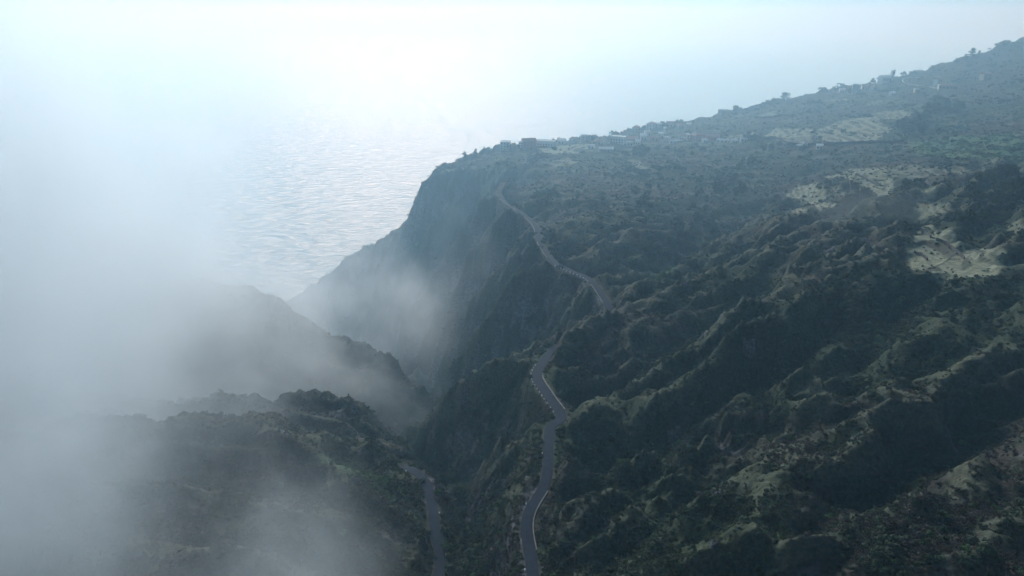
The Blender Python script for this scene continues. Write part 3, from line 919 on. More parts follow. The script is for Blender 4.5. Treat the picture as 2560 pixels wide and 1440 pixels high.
for nm, kk, mt, sd, lf in (('shrubs', k_leaf, m_leaf, 1, 0.13), ('dry_scrub', k_dry, m_dry, 11, 0.10), ('fresh_bushes', k_fresh, m_fresh, 21, 0.13)):
    scatter(nm, pts[kk], size[kk] * (0.8 if nm == 'dry_scrub' else 1.0), [shrub_mesh(nm + '_leaves', 260, lf, sd + j) for j in range(4)], mt)
print('shrubs', len(pts), 'max z', TCO[:, 2].max())

# ------------------------------------------------------------------ things
def simple(name, col, rough=0.85, var=0.25, scale=1.5):
    m_, n, b = mat(name); N_ = NT(n)
    tc = n.nodes.new('ShaderNodeTexCoord').outputs['Object']
    lo = tuple(max(c - c * var, 0) for c in col)
    N_.link(N_.mix(N_.ramp(N_.noise(tc, scale, 4, 0.65), 0.3, 0.7), lo, col), b.inputs['Base Color'])
    b.inputs['Roughness'].default_value = rough
    return m_
M = dict(white=simple('white_render', (0.80, 0.79, 0.76)), cream=simple('cream_render', (0.62, 0.57, 0.48)), pink=simple('pink_render', (0.62, 0.33, 0.30)),
         grey=simple('grey_concrete', (0.36, 0.35, 0.34)), tile=simple('clay_tiles', (0.36, 0.21, 0.17)), pale=simple('pale_roof', (0.84, 0.84, 0.82)),
         glass=simple('dark_glass', (0.03, 0.04, 0.05), 0.2, 0.1), wood=simple('brown_wood', (0.14, 0.09, 0.06)), stone=simple('basalt_stone', (0.13, 0.12, 0.12), 0.9, 0.5, 1.0),
         bark=simple('bark', (0.09, 0.07, 0.055)), marker=simple('whitewashed_stone', (0.72, 0.71, 0.67), 0.8, 0.2, 3.0), kerb=simple('weathered_parapet', (0.24, 0.23, 0.20), 0.9, 0.4, 1.2),
         crag=simple('grey_crag', (0.17, 0.165, 0.175), 0.95, 0.7, 0.9), wall=simple('dry_stone', (0.10, 0.09, 0.08), 0.95, 0.5, 1.5), track=simple('pale_earth', (0.45, 0.42, 0.36), 0.95, 0.3, 0.5))

def make(name, v, f, material, parent=None, loc=(0, 0, 0), smooth=False):
    me = bpy.data.meshes.new(name); me.from_pydata([tuple(map(float, q)) for q in v], [], f)
    if smooth: me.shade_smooth()
    me.materials.append(material)
    o = bpy.data.objects.new(name, me); C.objects.link(o)
    if parent: o.parent = parent
    o.location = loc
    return o

def empty(name, loc, rz, label, cat, group=None):
    o = bpy.data.objects.new(name, None); C.objects.link(o)
    o.empty_display_size = 1
    o.location = loc; o.rotation_euler = (0, 0, rz)
    o['label'] = label; o['category'] = cat
    if group: o['group'] = group
    return o

def bx(v, f, x0, x1, y0, y1, z0, z1):
    k = len(v)
    v += [(x0, y0, z0), (x1, y0, z0), (x1, y1, z0), (x0, y1, z0), (x0, y0, z1), (x1, y0, z1), (x1, y1, z1), (x0, y1, z1)]
    f += [(k + 3, k + 2, k + 1, k), (k + 4, k + 5, k + 6, k + 7), (k, k + 1, k + 5, k + 4), (k + 1, k + 2, k + 6, k + 5), (k + 2, k + 3, k + 7, k + 6), (k + 3, k, k + 4, k + 7)]

def boxobj(name, b_, material, parent):
    v, f = [], []; bx(v, f, *b_)
    return make(name, v, f, material, parent)

def house(px, py, w_, d_, h_, wall, roof, kind, label, rz=None, y0=110):
    x, y, z = hit(px, py, y0)
    z = float(land_z(np.array([x]), np.array([y]))[0])
    rz = random.uniform(-0.5, 0.5) if rz is None else rz
    w_ *= 1.15; d_ *= 1.15; h_ *= 1.2
    t = empty('house', (x, y, z - 0.3), rz, label, 'house', 'houses of the hilltop village')
    boxobj('wall', (-w_ / 2, w_ / 2, -d_ / 2, d_ / 2, -2.5, h_), M[wall], t)
    if kind == 'gable':
        e = 0.4; rh = d_ * 0.28
        v = [(-w_ / 2 - e, -d_ / 2 - e, h_ + .003), (w_ / 2 + e, -d_ / 2 - e, h_ + .003), (w_ / 2 + e, d_ / 2 + e, h_ + .003), (-w_ / 2 - e, d_ / 2 + e, h_ + .003), (-w_ / 2 - e, 0, h_ + rh), (w_ / 2 + e, 0, h_ + rh)]
        r_ = make('roof', v, [(3, 2, 1, 0), (0, 1, 5, 4), (2, 3, 4, 5), (1, 2, 5), (3, 0, 4)], M[roof], t)
        boxobj('chimney', (w_ * .25, w_ * .25 + .7, .3, 1.0, h_ + rh * .4, h_ + rh + .8), M[wall], r_)
    elif kind == 'hip':
        e = 0.4; rh = d_ * 0.26; q = w_ / 2 - d_ / 2 * .9
        v = [(-w_ / 2 - e, -d_ / 2 - e, h_ + .003), (w_ / 2 + e, -d_ / 2 - e, h_ + .003), (w_ / 2 + e, d_ / 2 + e, h_ + .003), (-w_ / 2 - e, d_ / 2 + e, h_ + .003), (-q, 0, h_ + rh), (q, 0, h_ + rh)]
        r_ = make('roof', v, [(3, 2, 1, 0), (0, 1, 5, 4), (2, 3, 4, 5), (1, 2, 5), (3, 0, 4)], M[roof], t)
    else:
        v, f = [], []
        bx(v, f, -w_ / 2 - .15, w_ / 2 + .15, -d_ / 2 - .15, d_ / 2 + .15, h_ + .003, h_ + .3)
        for q in ((-w_ / 2 - .15, w_ / 2 + .15, -d_ / 2 - .15, -d_ / 2 + .1), (-w_ / 2 - .15, w_ / 2 + .15, d_ / 2 - .1, d_ / 2 + .15)):
            bx(v, f, *q, h_ + .3, h_ + .9)
        make('roof', v, f, M[roof], t)
    nfl = max(1, int(h_ / 2.8))
    nw = max(2, int(w_ / 3.2))
    for fl in range(nfl):
        for k in range(nw):
            cx = -w_ / 2 + w_ * (k + .5) / nw
            if fl == 0 and k == nw // 2:
                boxobj('door', (cx - .5, cx + .5, -d_ / 2 - .06, -d_ / 2 + .1, 0.3, 2.4), M['wood'], t)
                continue
            fr = boxobj('window', (cx - .62, cx + .62, -d_ / 2 - .07, -d_ / 2 + .1, fl * 2.8 + 1.2, fl * 2.8 + 2.5), M['white' if wall != 'white' else 'wood'], t)
            boxobj('pane', (cx - .5, cx + .5, -d_ / 2 - .09, -d_ / 2 - .06, fl * 2.8 + 1.32, fl * 2.8 + 2.38), M['glass'], fr)
    return t

for q in HOUSES:
    house(*q)

# the church on the skyline
x, y, z = hit(2212, 208)
z = float(land_z(np.array([x]), np.array([y]))[0])
ch = empty('church', (x, y, z - 0.5), 0.2, 'white church with a slender square bell tower on the skyline', 'church')
boxobj('nave', (-8, 6, -5, 5, -2.5, 7.5), M['white'], ch)
make('roof', [(-8.3, -5.3, 7.503), (6.3, -5.3, 7.503), (6.3, 5.3, 7.503), (-8.3, 5.3, 7.503), (-8.3, 0, 10), (6.3, 0, 10)], [(3, 2, 1, 0), (0, 1, 5, 4), (2, 3, 4, 5), (1, 2, 5), (3, 0, 4)], M['pale'], ch)
tw = make('bell_tower', [(6.2, -2.0, -2), (10.2, -2.0, -2), (10.2, 2.0, -2), (6.2, 2.0, -2), (8.2, -1.8, 16), (12.2, -1.8, 17), (12.2, 1.8, 17), (8.2, 1.8, 16)],
          [(3, 2, 1, 0), (4, 5, 6, 7), (0, 1, 5, 4), (1, 2, 6, 5), (2, 3, 7, 6), (3, 0, 4, 7)], M['white'], ch)
boxobj('belfry_opening', (9.0, 10.3, -2.0, -1.7, 11.5, 14.0), M['glass'], tw)
for k in range(4):
    boxobj('window', (-6.5 + k * 3.2, -5.6 + k * 3.2, -5.08, -4.9, 3.2, 5.6), M['glass'], ch)
boxobj('door', (3.8, 5.2, -5.1, -4.9, 0.3, 3.0), M['wood'], ch)

# ---- trees
def tree_meshes(kind, seed):
    r_ = np.random.default_rng(seed)
    v, f = [], []
    def tube(p0, p1, r0, r1):
        p0, p1 = np.array(p0, float), np.array(p1, float)
        d_ = (p1 - p0) / np.linalg.norm(p1 - p0)
        a = np.cross(d_, (0.3, 0.9, 0.2)); a /= np.linalg.norm(a); b2 = np.cross(d_, a)
        k = len(v)
        for p, r0_ in ((p0, r0), (p1, r1)):
            for i in range(6):
                t = i * math.pi / 3
                v.append(p + (a * math.cos(t) + b2 * math.sin(t)) * r0_)
        for i in range(6):
            f.append((k + i, k + (i + 1) % 6, k + 6 + (i + 1) % 6, k + 6 + i))
    lumps = []
    if kind == 'pine':
        tube((0, 0, -.6), (0, 0, 1.0), .045, .01)
        for i in range(16):
            h = 0.18 + 0.8 * i / 16; a = i * 2.4; L_ = (1 - h) * 0.5 * r_.uniform(.6, 1.25) + .05
            e = (math.cos(a) * L_, math.sin(a) * L_, h + .05)
            tube((0, 0, h - .02), e, .012, .004)
            for t in (.45, .75, 1.0): lumps.append((np.array((e[0] * t, e[1] * t, h + .05 * t)), (.10 * (1.3 - t * .4), .10, .045)))
    else:
        wid, hh = {'round': (.42, .62), 'tall': (.24, .55), 'spread': (.58, .72)}[kind]
        tube((0, 0, -.6), (.02, 0, .38), .05, .035)
        for i in range(9):
            a = i * 2.4 + r_.uniform(-.4, .4); rr_ = wid * r_.uniform(.35, .85); h = hh + r_.uniform(-.22, .25)
            e = (math.cos(a) * rr_, math.sin(a) * rr_, h)
            tube((.02, 0, .34), e, .022, .006)
            lumps.append((np.array(e), (wid * r_.uniform(.32, .5),) * 2 + (r_.uniform(.13, .2),)))
        lumps.append((np.array((0, 0, hh + .2)), (wid * .45, wid * .45, .18)))
    lv, lf = [], []
    for c0, rad in lumps:
        for i in range(85 if kind != 'pine' else 34):
            d_ = r_.normal(0, 1, 3); d_ /= np.linalg.norm(d_)
            p = c0 + d_ * np.array(rad) * r_.uniform(.6, 1.1)
            a = np.cross(d_, r_.normal(0, 1, 3)); a /= np.linalg.norm(a); b2 = np.cross(d_, a) + d_ * r_.uniform(-.6, .6)
            s_ = r_.uniform(.025, .055); k = len(lv)
            lv += [p - a * s_, p - b2 * s_ * .7, p + a * s_, p + b2 * s_ * .7]; lf.append((k, k + 1, k + 2, k + 3))
    tm = bpy.data.meshes.new('trunk'); tm.from_pydata([tuple(q) for q in v], [], f); tm.materials.append(M['bark'])
    cm = bpy.data.meshes.new('crown'); cm.from_pydata([tuple(q) for q in lv], [], lf); cm.materials.append(m_leaf)
    return tm, cm
TREES = {k: [tree_meshes(k, 5 + i) for i in range(3)] for k in ('round', 'tall', 'spread', 'pine')}

def tree(px, py, h_, kind, label, group=None, pos_=None):
    x, y, z = pos_ or hit(px, py)
    z = float(land_z(np.array([x]), np.array([y]))[0])
    t = empty('pine_tree' if kind == 'pine' else 'tree', (x, y, z - (0.06 if kind == 'pine' else 0.2) * h_), random.uniform(0, 6), label, 'tree', group)
    t.scale = (h_, h_, h_)
    tm, cm = random.choice(TREES[kind])
    for nm, me_ in (('trunk', tm), ('crown', cm)):
        o = bpy.data.objects.new(nm, me_); C.objects.link(o); o.parent = t
    return t

SKY_TREES = [
    (1161, 397, 6.5, 'round', 'small dark tree alone on the headland skyline, leftmost of all trees'),
    (1189, 388, 8.5, 'tall', 'slim upright tree on the headland skyline left of the first houses'),
    (1203, 386, 4.5, 'round', 'low bushy tree touching the foot of the slim upright tree'),
    (1276, 378, 9, 'round', 'dark tree in front of the leftmost white house'),
    (1290, 380, 8, 'spread', 'broad dark tree between the two white houses at the cliff edge'),
    (1398, 356, 6, 'spread', 'low spreading tree on the skyline right of the long white building'),
    (1450, 352, 6, 'round', 'dark round tree left of the pale square block'),
    (1480, 350, 6, 'round', 'dark round tree right of the pale square block'),
    (1530, 338, 7, 'spread', 'spreading tree on the skyline above the white house with dark openings'),
    (1560, 336, 6, 'round', 'round tree on the skyline above the grey house with a tiled roof'),
    (1655, 322, 7, 'round', 'dark round tree in the middle of the skyline cluster of houses'),
    (1837, 280, 10, 'round', 'large round tree on the skyline right of the pale cubic house'),
    (1868, 272, 5.5, 'round', 'small round tree right of the large skyline tree'),
    (1920, 262, 7, 'spread', 'low spreading tree left of the domed tree on the skyline'),
    (1934, 258, 7, 'pine', 'thin spiky tree on the skyline left of the domed tree'),
    (1961, 252, 12, 'spread', 'big domed tree on the skyline in the middle of the long slope'),
    (2011, 240, 7, 'round', 'small round tree on the skyline between the domed tree and the grey house'),
    (2088, 228, 4.5, 'tall', 'tiny upright tree on the skyline left of the tall grey house'),
    (2097, 230, 7, 'spread', 'leaning bushy tree on the skyline near the tall grey house'),
    (2124, 236, 10, 'round', 'dark tree against the left wall of the tall grey house'),
    (2148, 238, 10, 'tall', 'dark upright tree against the right wall of the tall grey house'),
    (2182, 210, 9, 'round', 'dark rounded tree just left of the church'),
    (2196, 206, 8, 'round', 'dark tree touching the left end of the church nave'),
    (2234, 194, 9, 'round', 'dark tree behind the right side of the bell tower'),
    (2258, 190, 7, 'spread', 'low broad tree on the skyline right of the bell tower'),
    (2284, 186, 7, 'round', 'round tree on the skyline above the bend of the pale track'),
    (2330, 176, 7, 'spread', 'spreading tree on the skyline above the white track house'),
    (2391, 160, 9, 'round', 'round leafy tree on the skyline left of the big ragged pine'),
    (2428, 150, 15, 'pine', 'big ragged pine, tallest tree on the skyline'),
    (2412, 154, 9, 'pine', 'smaller pine leaning out of the left side of the big ragged pine'),
    (2446, 142, 8, 'pine', 'low pine at the right foot of the big ragged pine'),
    (2512, 118, 10, 'spread', 'spreading tree on the skyline between the ragged pine and the right edge'),
    (1868, 352, 13, 'round', 'large dark round tree at the left end of the pale fields'),
    (1884, 356, 11, 'round', 'dark tree at the right of the large round tree by the pale fields'),
    (2050, 352, 6, 'round', 'single small tree on the pale field boundary'),
    (2108, 335, 6, 'spread', 'lone bush-like tree in the middle of the upper pale field'),
    (2262, 480, 10, 'round', 'dark tree at the right tip of the terraced pale fields'),
    (2290, 470, 8, 'round', 'smaller dark tree beside the tree at the tip of the terraced fields'),
    (1265, 448, 4.5, 'round', 'single dark bush-tree on the pale bank beside the headland track'),
]
for q in SKY_TREES:
    tree(*q)
# dark woods: trees of the copses on the upper slope, and of the gully above the road
def copse(label, group, kinds, spots, hmin, hmax):
    for (cx, cy_, rx, ry, n_, *where) in spots:
        for _ in range(n_):
            a = random.uniform(0, 6.283); r_ = math.sqrt(random.random())
            tree(cx + rx * r_ * math.cos(a), cy_ + ry * r_ * math.sin(a), random.uniform(hmin, hmax), random.choice(kinds), label + (' ' + where[0] if where else ''), group)
copse('dark tree in the copse on the upper right slope', 'copse on the upper right slope', ['round', 'spread'], [(2360, 275, 45, 22, 22, 'below the red roofed house'), (2300, 300, 20, 10, 6, 'at its lower left tail')], 6, 11)
copse('dark tree in the copse right of the upper pale fields', 'copse beside the upper pale fields', ['round', 'spread'], [(2270, 325, 45, 18, 22)], 6, 10)
copse('dark tree in the wood above the lower right field,', 'wood at the right edge', ['round', 'spread'], [(2490, 480, 70, 45, 34, 'near the frame edge'), (2430, 560, 40, 22, 12, 'left part')], 6, 10)
copse('tree in the wooded gully above the road,', 'trees of the wooded gully', ['round', 'spread', 'tall'], [(1650, 640, 40, 40, 18, 'at its lower mouth near the bend'), (1730, 560, 60, 40, 22, 'in its middle stretch'), (1800, 470, 70, 35, 22, 'at its upper head below the fields'), (1600, 480, 70, 50, 16, 'on its left slope under the village')], 4, 8)
copse('tree on the slope under the village houses,', 'trees under the village', ['round', 'spread'], [(1650, 385, 130, 12, 22, 'in the long dark row'), (1960, 375, 60, 8, 10, 'right of the row')], 4, 7.5)
copse('leafy tree in the ravine beside the lower road', 'trees in the ravine', ['round', 'spread'], [(1110, 1180, 35, 35, 12, 'at its far bend'), (1150, 1300, 25, 60, 10, 'along its straight lower part')], 3.5, 6)

# ---- poles along the skyline
def pole(px, py, h_, label, arms=1):
    x, y, z = hit(px, py)
    z = float(land_z(np.array([x]), np.array([y]))[0])
    t = empty('utility_pole', (x, y, z), random.uniform(-.4, .4), label, 'utility pole', 'utility poles of the village')
    v = []; f = []
    for zz, r_ in ((-1, .16), (h_, .09)):
        for i in range(8): v.append((r_ * math.cos(i * math.pi / 4), r_ * math.sin(i * math.pi / 4), zz))
    for i in range(8): f.append((i, (i + 1) % 8, 8 + (i + 1) % 8, 8 + i))
    f.append(tuple(range(8, 16)))
    make('shaft', v, f, M['grey'], t)
    for k in range(arms):
        a_ = boxobj('crossarm', (-.9, .9, -.07, .07, h_ - .5 - k * .9, h_ - .36 - k * .9), M['wood'], t)
        for q in (-.8, 0, .8): boxobj('insulator', (q - .05, q + .05, -.05, .05, h_ - .355 - k * .9, h_ - .2 - k * .9), M['marker'], a_)
for q in ((1250, 374, 9, 'thin pole left of the leftmost white house'), (1310, 372, 11, 'thin pole rising above the pink house on the headland'),
          (1590, 330, 9, 'thin pole on the skyline left of the house cluster'), (1613, 326, 8, 'shorter pole beside the skyline house cluster'),
          (1783, 290, 8, 'pole on the skyline left of the pale cubic house'), (1974, 250, 7, 'pole right behind the domed skyline tree'),
          (2125, 222, 9, 'pole among the trees by the tall grey house'), (2345, 172, 8, 'pole on the skyline between the church and the ragged pine'),
          (2295, 186, 8, 'pole on the skyline above the bend of the pale track')):
    pole(*q)

# ---- the pale track by the church and the track on the headland
def track(pts_, wd, label_name='track'):
    ln = spline([hit(*q) for q in pts_], 2.5)
    ln[:, 2] = land_z(ln[:, 0], ln[:, 1]) + 0.25
    k = 5; zp = np.pad(ln[:, 2], (k, k), mode='edge'); ln[:, 2] = np.convolve(zp, np.ones(2 * k + 1) / (2 * k + 1), 'valid') + .3
    return sweep(label_name, ln, [(-wd, -1.5), (-wd * .97, 0), (0, .08), (wd * .97, 0), (wd, -1.5)], M['track'])
track([(2300, 196), (2262, 198), (2256, 204), (2268, 211), (2290, 215), (2322, 219), (2345, 224)], 1.8)

# ---- guard stones, parapets and kerbs along the roads
def road_at(road, Yc):
    i = int(np.argmin(np.abs(road[:, 1] - Yc)))
    d = road[min(i + 2, len(road) - 1), :2] - road[max(i - 2, 0), :2]; d /= np.linalg.norm(d)
    return road[i], np.array((d[1], -d[0])), d
rs = np.random.default_rng(3)
def stone_mesh(sd):
    r_ = np.random.default_rng(sd)
    v = []
    for zz, s_ in ((-.4, 1.0), (.45, .95), (.62, .7)):
        for a, b2 in ((-1, -1), (1, -1), (1, 1), (-1, 1)):
            v.append((a * .28 * s_ + r_.uniform(-.03, .03), b2 * .45 * s_ + r_.uniform(-.03, .03), zz + r_.uniform(-.03, .03)))
    f = [(8, 9, 10, 11)]
    for l_ in (0, 4):
        for i in range(4): f.append((l_ + i, l_ + (i + 1) % 4, l_ + 4 + (i + 1) % 4, l_ + 4 + i))
    me = bpy.data.meshes.new('guard_stone'); me.from_pydata(v, [], f); me.materials.append(M['marker'])
    return me
STN = [stone_mesh(i) for i in range(3)]
def road_w(Yc): return float(np.interp(Yc, [200, 262, 330, 560, 600, 670], [1.6, 2.05, 1.9, 1.75, 1.3, 0.9]))
def stone(road, Yc, side, label, group, sc=1.0):
    p, nn, dd = road_at(road, Yc)
    q = p[:2] + nn * side * (road_w(p[1]) + .38)
    o = bpy.data.objects.new('guard_stone', random.choice(STN)); C.objects.link(o)
    o.location = (q[0], q[1], p[2] + .0); o.rotation_euler = (0, 0, math.atan2(dd[1], dd[0]) - math.pi / 2 + random.uniform(-.06, .06)); o.scale = (sc, sc, sc)
    o['label'] = label; o['category'] = 'guard stone'; o['group'] = group
def stones_between(road, ya, yb, gap, side, label, group, sc=1.0):
    seg = road[(road[:, 1] >= ya) & (road[:, 1] <= yb)]
    acc = 0.0
    for i in range(1, len(seg)):
        acc += np.linalg.norm(seg[i, :2] - seg[i - 1, :2])
        if acc > gap:
            acc = random.uniform(-.3, .3); stone(road, seg[i, 1], side, label, group, sc)
stones_between(road_main, 232, 282, 2.6, -1, 'whitewashed guard stone on the outer edge of the S bend in mid ravine', 'guard stones of the S bend', .62)
stones_between(road_main, 388, 424, 2.6, -1, 'whitewashed guard stone on the outer edge of the long upper curve', 'guard stones of the upper curve', 1.0)
for yy, sd, lab in ((204, -1, 'white marker stone on the left edge of the main road, lowest but one'), (152, -1, 'white marker stone at the bottom end of the main road'),
                    (178, -1, 'white marker stone left of the main road above the pale earth bank')):
    stone(road_main, yy, sd, lab, 'lone marker stones of the main road', .6)
for yy, lab in ((246.5, 'white marker stone at the far tip of the lower road'), (234, 'bright white marker stone on the outer bend of the lower road'),
                (215, 'white marker stone on the right edge of the lower road, second from the picture bottom'), (196, 'white marker stone on the right edge of the lower road, nearest the picture bottom')):
    stone(road_left, yy, 1 if yy < 240 else -1, lab, 'marker stones of the lower road', .7)
def parapet(road, ya, yb, side, h_, th, label, material='kerb'):
    seg = road[(road[:, 1] >= ya) & (road[:, 1] <= yb)]
    d = np.gradient(seg[:, :2], axis=0); d /= np.linalg.norm(d, axis=1)[:, None]
    nn = np.stack([d[:, 1], -d[:, 0]], 1) * side
    v, f = [], []
    for i in range(len(seg)):
        o0 = road_w(seg[i, 1]) + .12
        hh = h_ * (1 + .12 * math.sin(i * 1.7) * (i % 3 == 0))
        for off, up in ((o0, -.8), (o0, hh), (o0 + th, hh), (o0 + th, -1.6)):
            q = seg[i, :2] + nn[i] * off
            v.append((q[0], q[1], seg[i, 2] + up))
        if i:
            k = i * 4
            for j in range(3): f.append((k - 4 + j, k - 3 + j, k + 1 + j, k + j))
    f += [(3, 2, 1, 0), tuple(len(v) - 4 + j for j in range(4))]
    o = make('parapet', v, f, M[material])
    o['label'] = label; o['category'] = 'parapet'
parapet(road_main, 360, 386, -1, .55, .3, 'thin white parapet on the outer edge where the upper curve straightens')
parapet(road_main, 440, 480, -1, .6, .3, 'thin pale parapet along the long straight above the rocky spur')
parapet(road_main, 500, 545, -1, .5, .35, 'pale parapet at the start of the long straight under the headland')
parapet(road_main, 565, 612, -1, .6, .4, 'weathered pale parapet on the highest bend under the headland')
parapet(road_main, 234, 268, 1, .5, .35, 'pale stone kerb wall on the hill side of the S bend')
parapet(road_main, 158, 186, 1, .35, .25, 'low pale kerb on the right side of the lowest stretch of road')

# ---- terrace walls
def terrace(pts_, label, h_=1.3):
    ln = spline([hit(*q) for q in pts_], 1.6)
    zz = land_z(ln[:, 0], ln[:, 1])
    d = np.gradient(ln[:, :2], axis=0); d /= np.linalg.norm(d, axis=1)[:, None]
    nn = np.stack([d[:, 1], -d[:, 0]], 1)
    r_ = random.Random(len(label)); v, f = [], []
    for i in range(len(ln)):
        hh = h_ + r_.uniform(-.25, .25); t_ = .22 + r_.uniform(-.05, .05)
        for off, up in ((-t_ - .1, -1), (-t_, hh), (t_, hh + r_.uniform(-.1, .1)), (t_ + .1, -1)):
            q = ln[i, :2] + nn[i] * off; v.append((q[0], q[1], zz[i] + up))
        if i:
            k = i * 4
            for j in range(3): f.append((k - 4 + j, k - 3 + j, k + 1 + j, k + j))
    f += [(3, 2, 1, 0), tuple(len(v) - 4 + j for j in range(4))]
    o = make('terrace_wall', v, f, M['wall']); o['label'] = label; o['category'] = 'stone wall'; o['group'] = 'dry stone walls between the fields'
terrace([(2062, 470), (2085, 482), (2112, 500)], 'dark dry stone wall through the middle of the left terraced field')
terrace([(2095, 452), (2125, 468), (2158, 502)], 'longest dark terrace wall, right of the narrow pale strip')
terrace([(2022, 512), (2036, 522), (2046, 534)], 'short dark wall between the two lowest pale plots')
terrace([(1975, 530), (1988, 538), (2000, 548)], 'short dark wall at the lowest left pale plot')
terrace([(2138, 438), (2165, 446), (2200, 462)], 'dark wall across the upper terraced field')
terrace([(2340, 602), (2365, 612), (2392, 632), (2412, 644)], 'dark wall running down the middle of the lower right field')
terrace([(2292, 578), (2308, 584), (2326, 596)], 'short dark wall at the top of the lower right field')
terrace([(2285, 632), (2302, 642), (2318, 650)], 'short dark wall at the left side of the lower right field')
terrace([(1935, 345), (1980, 362), (2040, 364), (2150, 360), (2260, 358)], 'long dark wall along the foot of the upper pale fields', 2.2)
terrace([(2036, 322), (2038, 340), (2036, 356)], 'dark wall standing between the green plot and the upper pale field')
terrace([(1885, 297), (1920, 295), (1945, 292), (1990, 292)], 'dark wall under the small pale plots on the far slope', 1.8)

# ---- crags
def crag(px, py, sx_, sy_, sz_, label, sd):
    x, y, z = hit(px, py)
    z = float(land_z(np.array([x]), np.array([y]))[0])
    import bmesh
    r_ = np.random.default_rng(sd)
    bm = bmesh.new()
    for j in range(6):                      # a crag is a bundle of leaning, broken ribs
        res = bmesh.ops.create_icosphere(bm, subdivisions=3, radius=1.0)['verts']
        P_ = np.array([v.co for v in res])
        k_ = r_.uniform(.35, .7)
        q = P_ * (sx_ * k_, sy_ * k_, sz_ * r_.uniform(.45, 1.0))
        q = np.sign(q) * np.abs(q) ** 0.92
        n_ = ridged(q[:, 0] / 1.6 + sd + j, q[:, 2] / 5.0 + q[:, 1] / 2, 3, sd + j) * .30 + ridged(q[:, 0] / .6, q[:, 2] / 1.3 + q[:, 1], 2, sd + 5) * .12
        q = q * (0.75 + n_)[:, None] + np.array((r_.uniform(-.6, .6) * sx_, r_.uniform(-.5, .5) * sy_, r_.uniform(-.5, .1) * sz_))
        q[:, 0] += q[:, 2] * r_.uniform(-.25, .25)
        for v, c_ in zip(res, q): v.co = c_
    me = bpy.data.meshes.new('crag'); bm.to_mesh(me); bm.free(); me.materials.append(M['crag'])
    o = bpy.data.objects.new('crag', me); C.objects.link(o); o.location = (x, y, z - sz_ * .1); o.rotation_euler = (random.uniform(-.2, .2), random.uniform(-.2, .2), random.uniform(0, 6))
    o['label'] = label; o['category'] = 'rock'
crag(1862, 885, 3.2, 2.6, 5.5, 'upright grey crag on the shoulder of the middle right spur', 1)
crag(886, 1032, 4.0, 2.5, 4.0, 'jagged pale crag on the left ridge in the thin mist', 2)
crag(1784, 1385, 1.0, 1.0, 3.2, 'narrow pale rock rib near the bottom of the right flank', 3)
crag(1795, 1252, 1.2, 1.0, 1.4, 'small pale rock on the near spur above the narrow rib', 4)
crag(1330, 785, 5.0, 3.0, 5.0, 'dark fluted rock face with a pale foot below the upper curve', 5)
crag(1400, 668, 3.6, 3.0, 3.6, 'rock knob beside the road where the upper curve begins', 6)
crag(1540, 600, 4.0, 3.0, 4.5, 'streaked rock face in the bushes above the upper curve', 7)
crag(1712, 720, 2.2, 2.0, 4.0, 'small cliff hanging under the crest of the second spur', 8)
crag(1690, 1090, 2.6, 2.0, 5.5, 'dark rock buttress on the flank right of the main road', 9)
crag(1165, 1000, 2.6, 2.0, 5.5, 'grey rock fin on the lower end of the second spur', 10)

# ------------------------------------------------------------------ mist
def mist(name, lo, hi, setup, col=(0.93, 0.975, 1.0, 1), absn=(0, 0, 0, 1)):
    o = box(name, lo, hi); o['kind'] = 'stuff'
    m = bpy.data.materials.new(name); m.use_nodes = True; n = m.node_tree; n.nodes.clear(); N_ = NT(n)
    out = n.nodes.new('ShaderNodeOutputMaterial'); pv = n.nodes.new('ShaderNodeVolumePrincipled')
    pv.inputs['Color'].default_value = col
    pv.inputs['Absorption Color'].default_value = absn
    pv.inputs['Anisotropy'].default_value = MIST_G
    geo = n.nodes.new('ShaderNodeNewGeometry').outputs['Position']
    sep = n.nodes.new('ShaderNodeSeparateXYZ'); N_.link(geo, sep.inputs[0])
    N_.link(setup(N_, geo, sep), pv.inputs['Density'])
    N_.link(pv.outputs[0], out.inputs['Volume'])
    o.data.materials.append(m)
    return o
MIST_G = 0.5
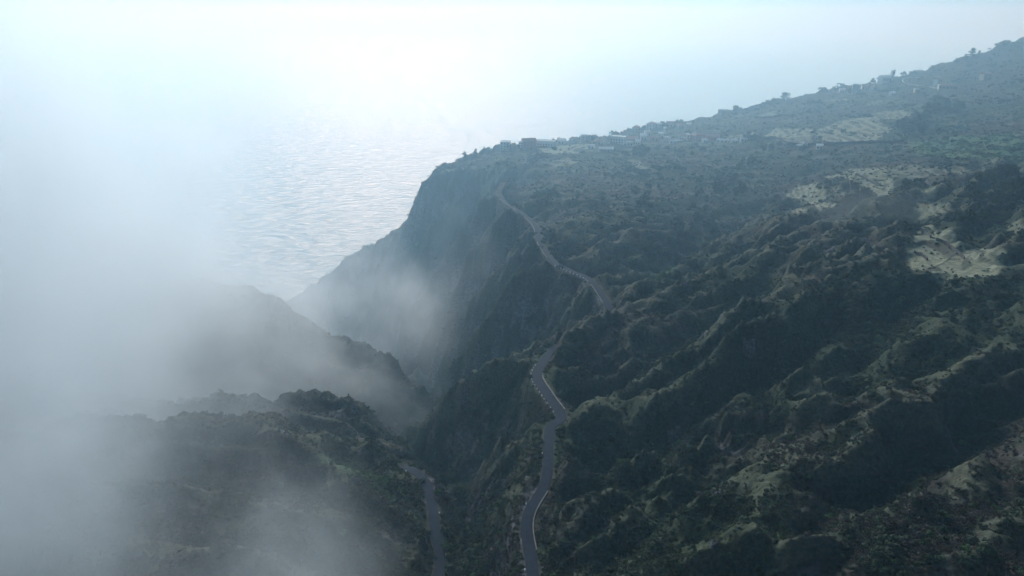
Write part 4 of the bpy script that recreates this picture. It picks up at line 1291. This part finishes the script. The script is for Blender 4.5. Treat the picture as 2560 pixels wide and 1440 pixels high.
def bank(N_, geo, sep):
    x, y, z = sep.outputs
    nz = N_.noise(geo, 0.0085, 5, 0.62)
    # signed distance into the bank, to the left of a line running away from the camera
    d = N_.math('SUBTRACT', N_.math('MULTIPLY', N_.math('ADD', x, 38.0), -1.0), N_.math('MULTIPLY', y, 0.288))
    d = N_.math('ADD', d, N_.math('MULTIPLY', N_.math('SUBTRACT', nz, 0.5), 280.0))
    d = N_.math('ADD', d, N_.math('MULTIPLY', N_.math('SUBTRACT', 470.0, z), 0.22))
    a = N_.ramp(d, -15.0, 95.0)
    front = N_.ramp(y, 62.0, 120.0)
    back = N_.ramp(y, 560.0, 420.0)
    top = N_.ramp(z, HTOP - 12.0, HTOP - 70.0)
    lft = N_.ramp(x, -790.0, -700.0)
    k = N_.math('MULTIPLY', N_.math('MULTIPLY', a, front), N_.math('MULTIPLY', back, top))
    low = N_.math('ADD', N_.math('MULTIPLY', N_.ramp(z, 500.0, 400.0), 0.68), 0.32)
    n2 = N_.math('ADD', N_.math('MULTIPLY', N_.ramp(N_.noise(geo, 0.018, 5, 0.65), 0.38, 0.62), 1.3), 0.25)
    return N_.math('MULTIPLY', N_.math('MULTIPLY', N_.math('MULTIPLY', k, lft), N_.math('MULTIPLY', low, n2)), 0.017)
mist('mist_bank', (-800, 60, 60), (40, 700, HTOP - 10), bank)
def far_air(N_, geo, sep):
    x, y, z = sep.outputs
    k = N_.math('MULTIPLY', N_.ramp(y, 260.0, 640.0), N_.ramp(z, HTOP - 6.0, HTOP - 60.0))
    k = N_.math('MULTIPLY', k, N_.math('MULTIPLY', N_.ramp(y, 4200.0, 3200.0), N_.ramp(N_.math('ABSOLUTE', x), 3900.0, 3000.0)))
    k = N_.math('MULTIPLY', k, N_.math('ADD', N_.math('MULTIPLY', N_.ramp(y, 1250.0, 950.0), 0.75), 0.25))
    return N_.math('MULTIPLY', k, 0.00062)
mist('sea_mist', (-4000, 255, -30), (4000, 4300, HTOP - 5), far_air, HAZE_COLOR, (1, 1, 1, 1))
def puff(c, r, dens, sd):
    def f(N_, geo, sep):
        q = N_.new('ShaderNodeVectorMath', operation='SUBTRACT'); N_.link(geo, q.inputs[0]); q.inputs[1].default_value = c
        e = N_.new('ShaderNodeVectorMath', operation='DIVIDE'); N_.link(q.outputs[0], e.inputs[0]); e.inputs[1].default_value = r
        l = N_.new('ShaderNodeVectorMath', operation='LENGTH'); N_.link(e.outputs[0], l.inputs[0])
        nz = N_.noise(geo, 0.022, 4, 0.65)
        v = N_.math('ADD', l.outputs['Value'], N_.math('MULTIPLY', N_.math('SUBTRACT', nz, 0.5), 2.2))
        return N_.math('MULTIPLY', N_.ramp(v, 0.9, 0.1), dens)
    return mist('mist_wisp', [c[i] - r[i] for i in range(3)], [c[i] + r[i] for i in range(3)], f)
puff(P(1030, 830, 500), (105, 100, 105), 0.0030, 1)
puff(P(800, 760, 560), (90, 70, 60), 0.0035, 2)
puff(P(2170, 560, 430), (55, 45, 30), 0.0035, 3)
puff(P(640, 800, 430), (130, 95, 90), 0.009, 5)
puff(P(640, 960, 385), (115, 80, 75), 0.007, 4)
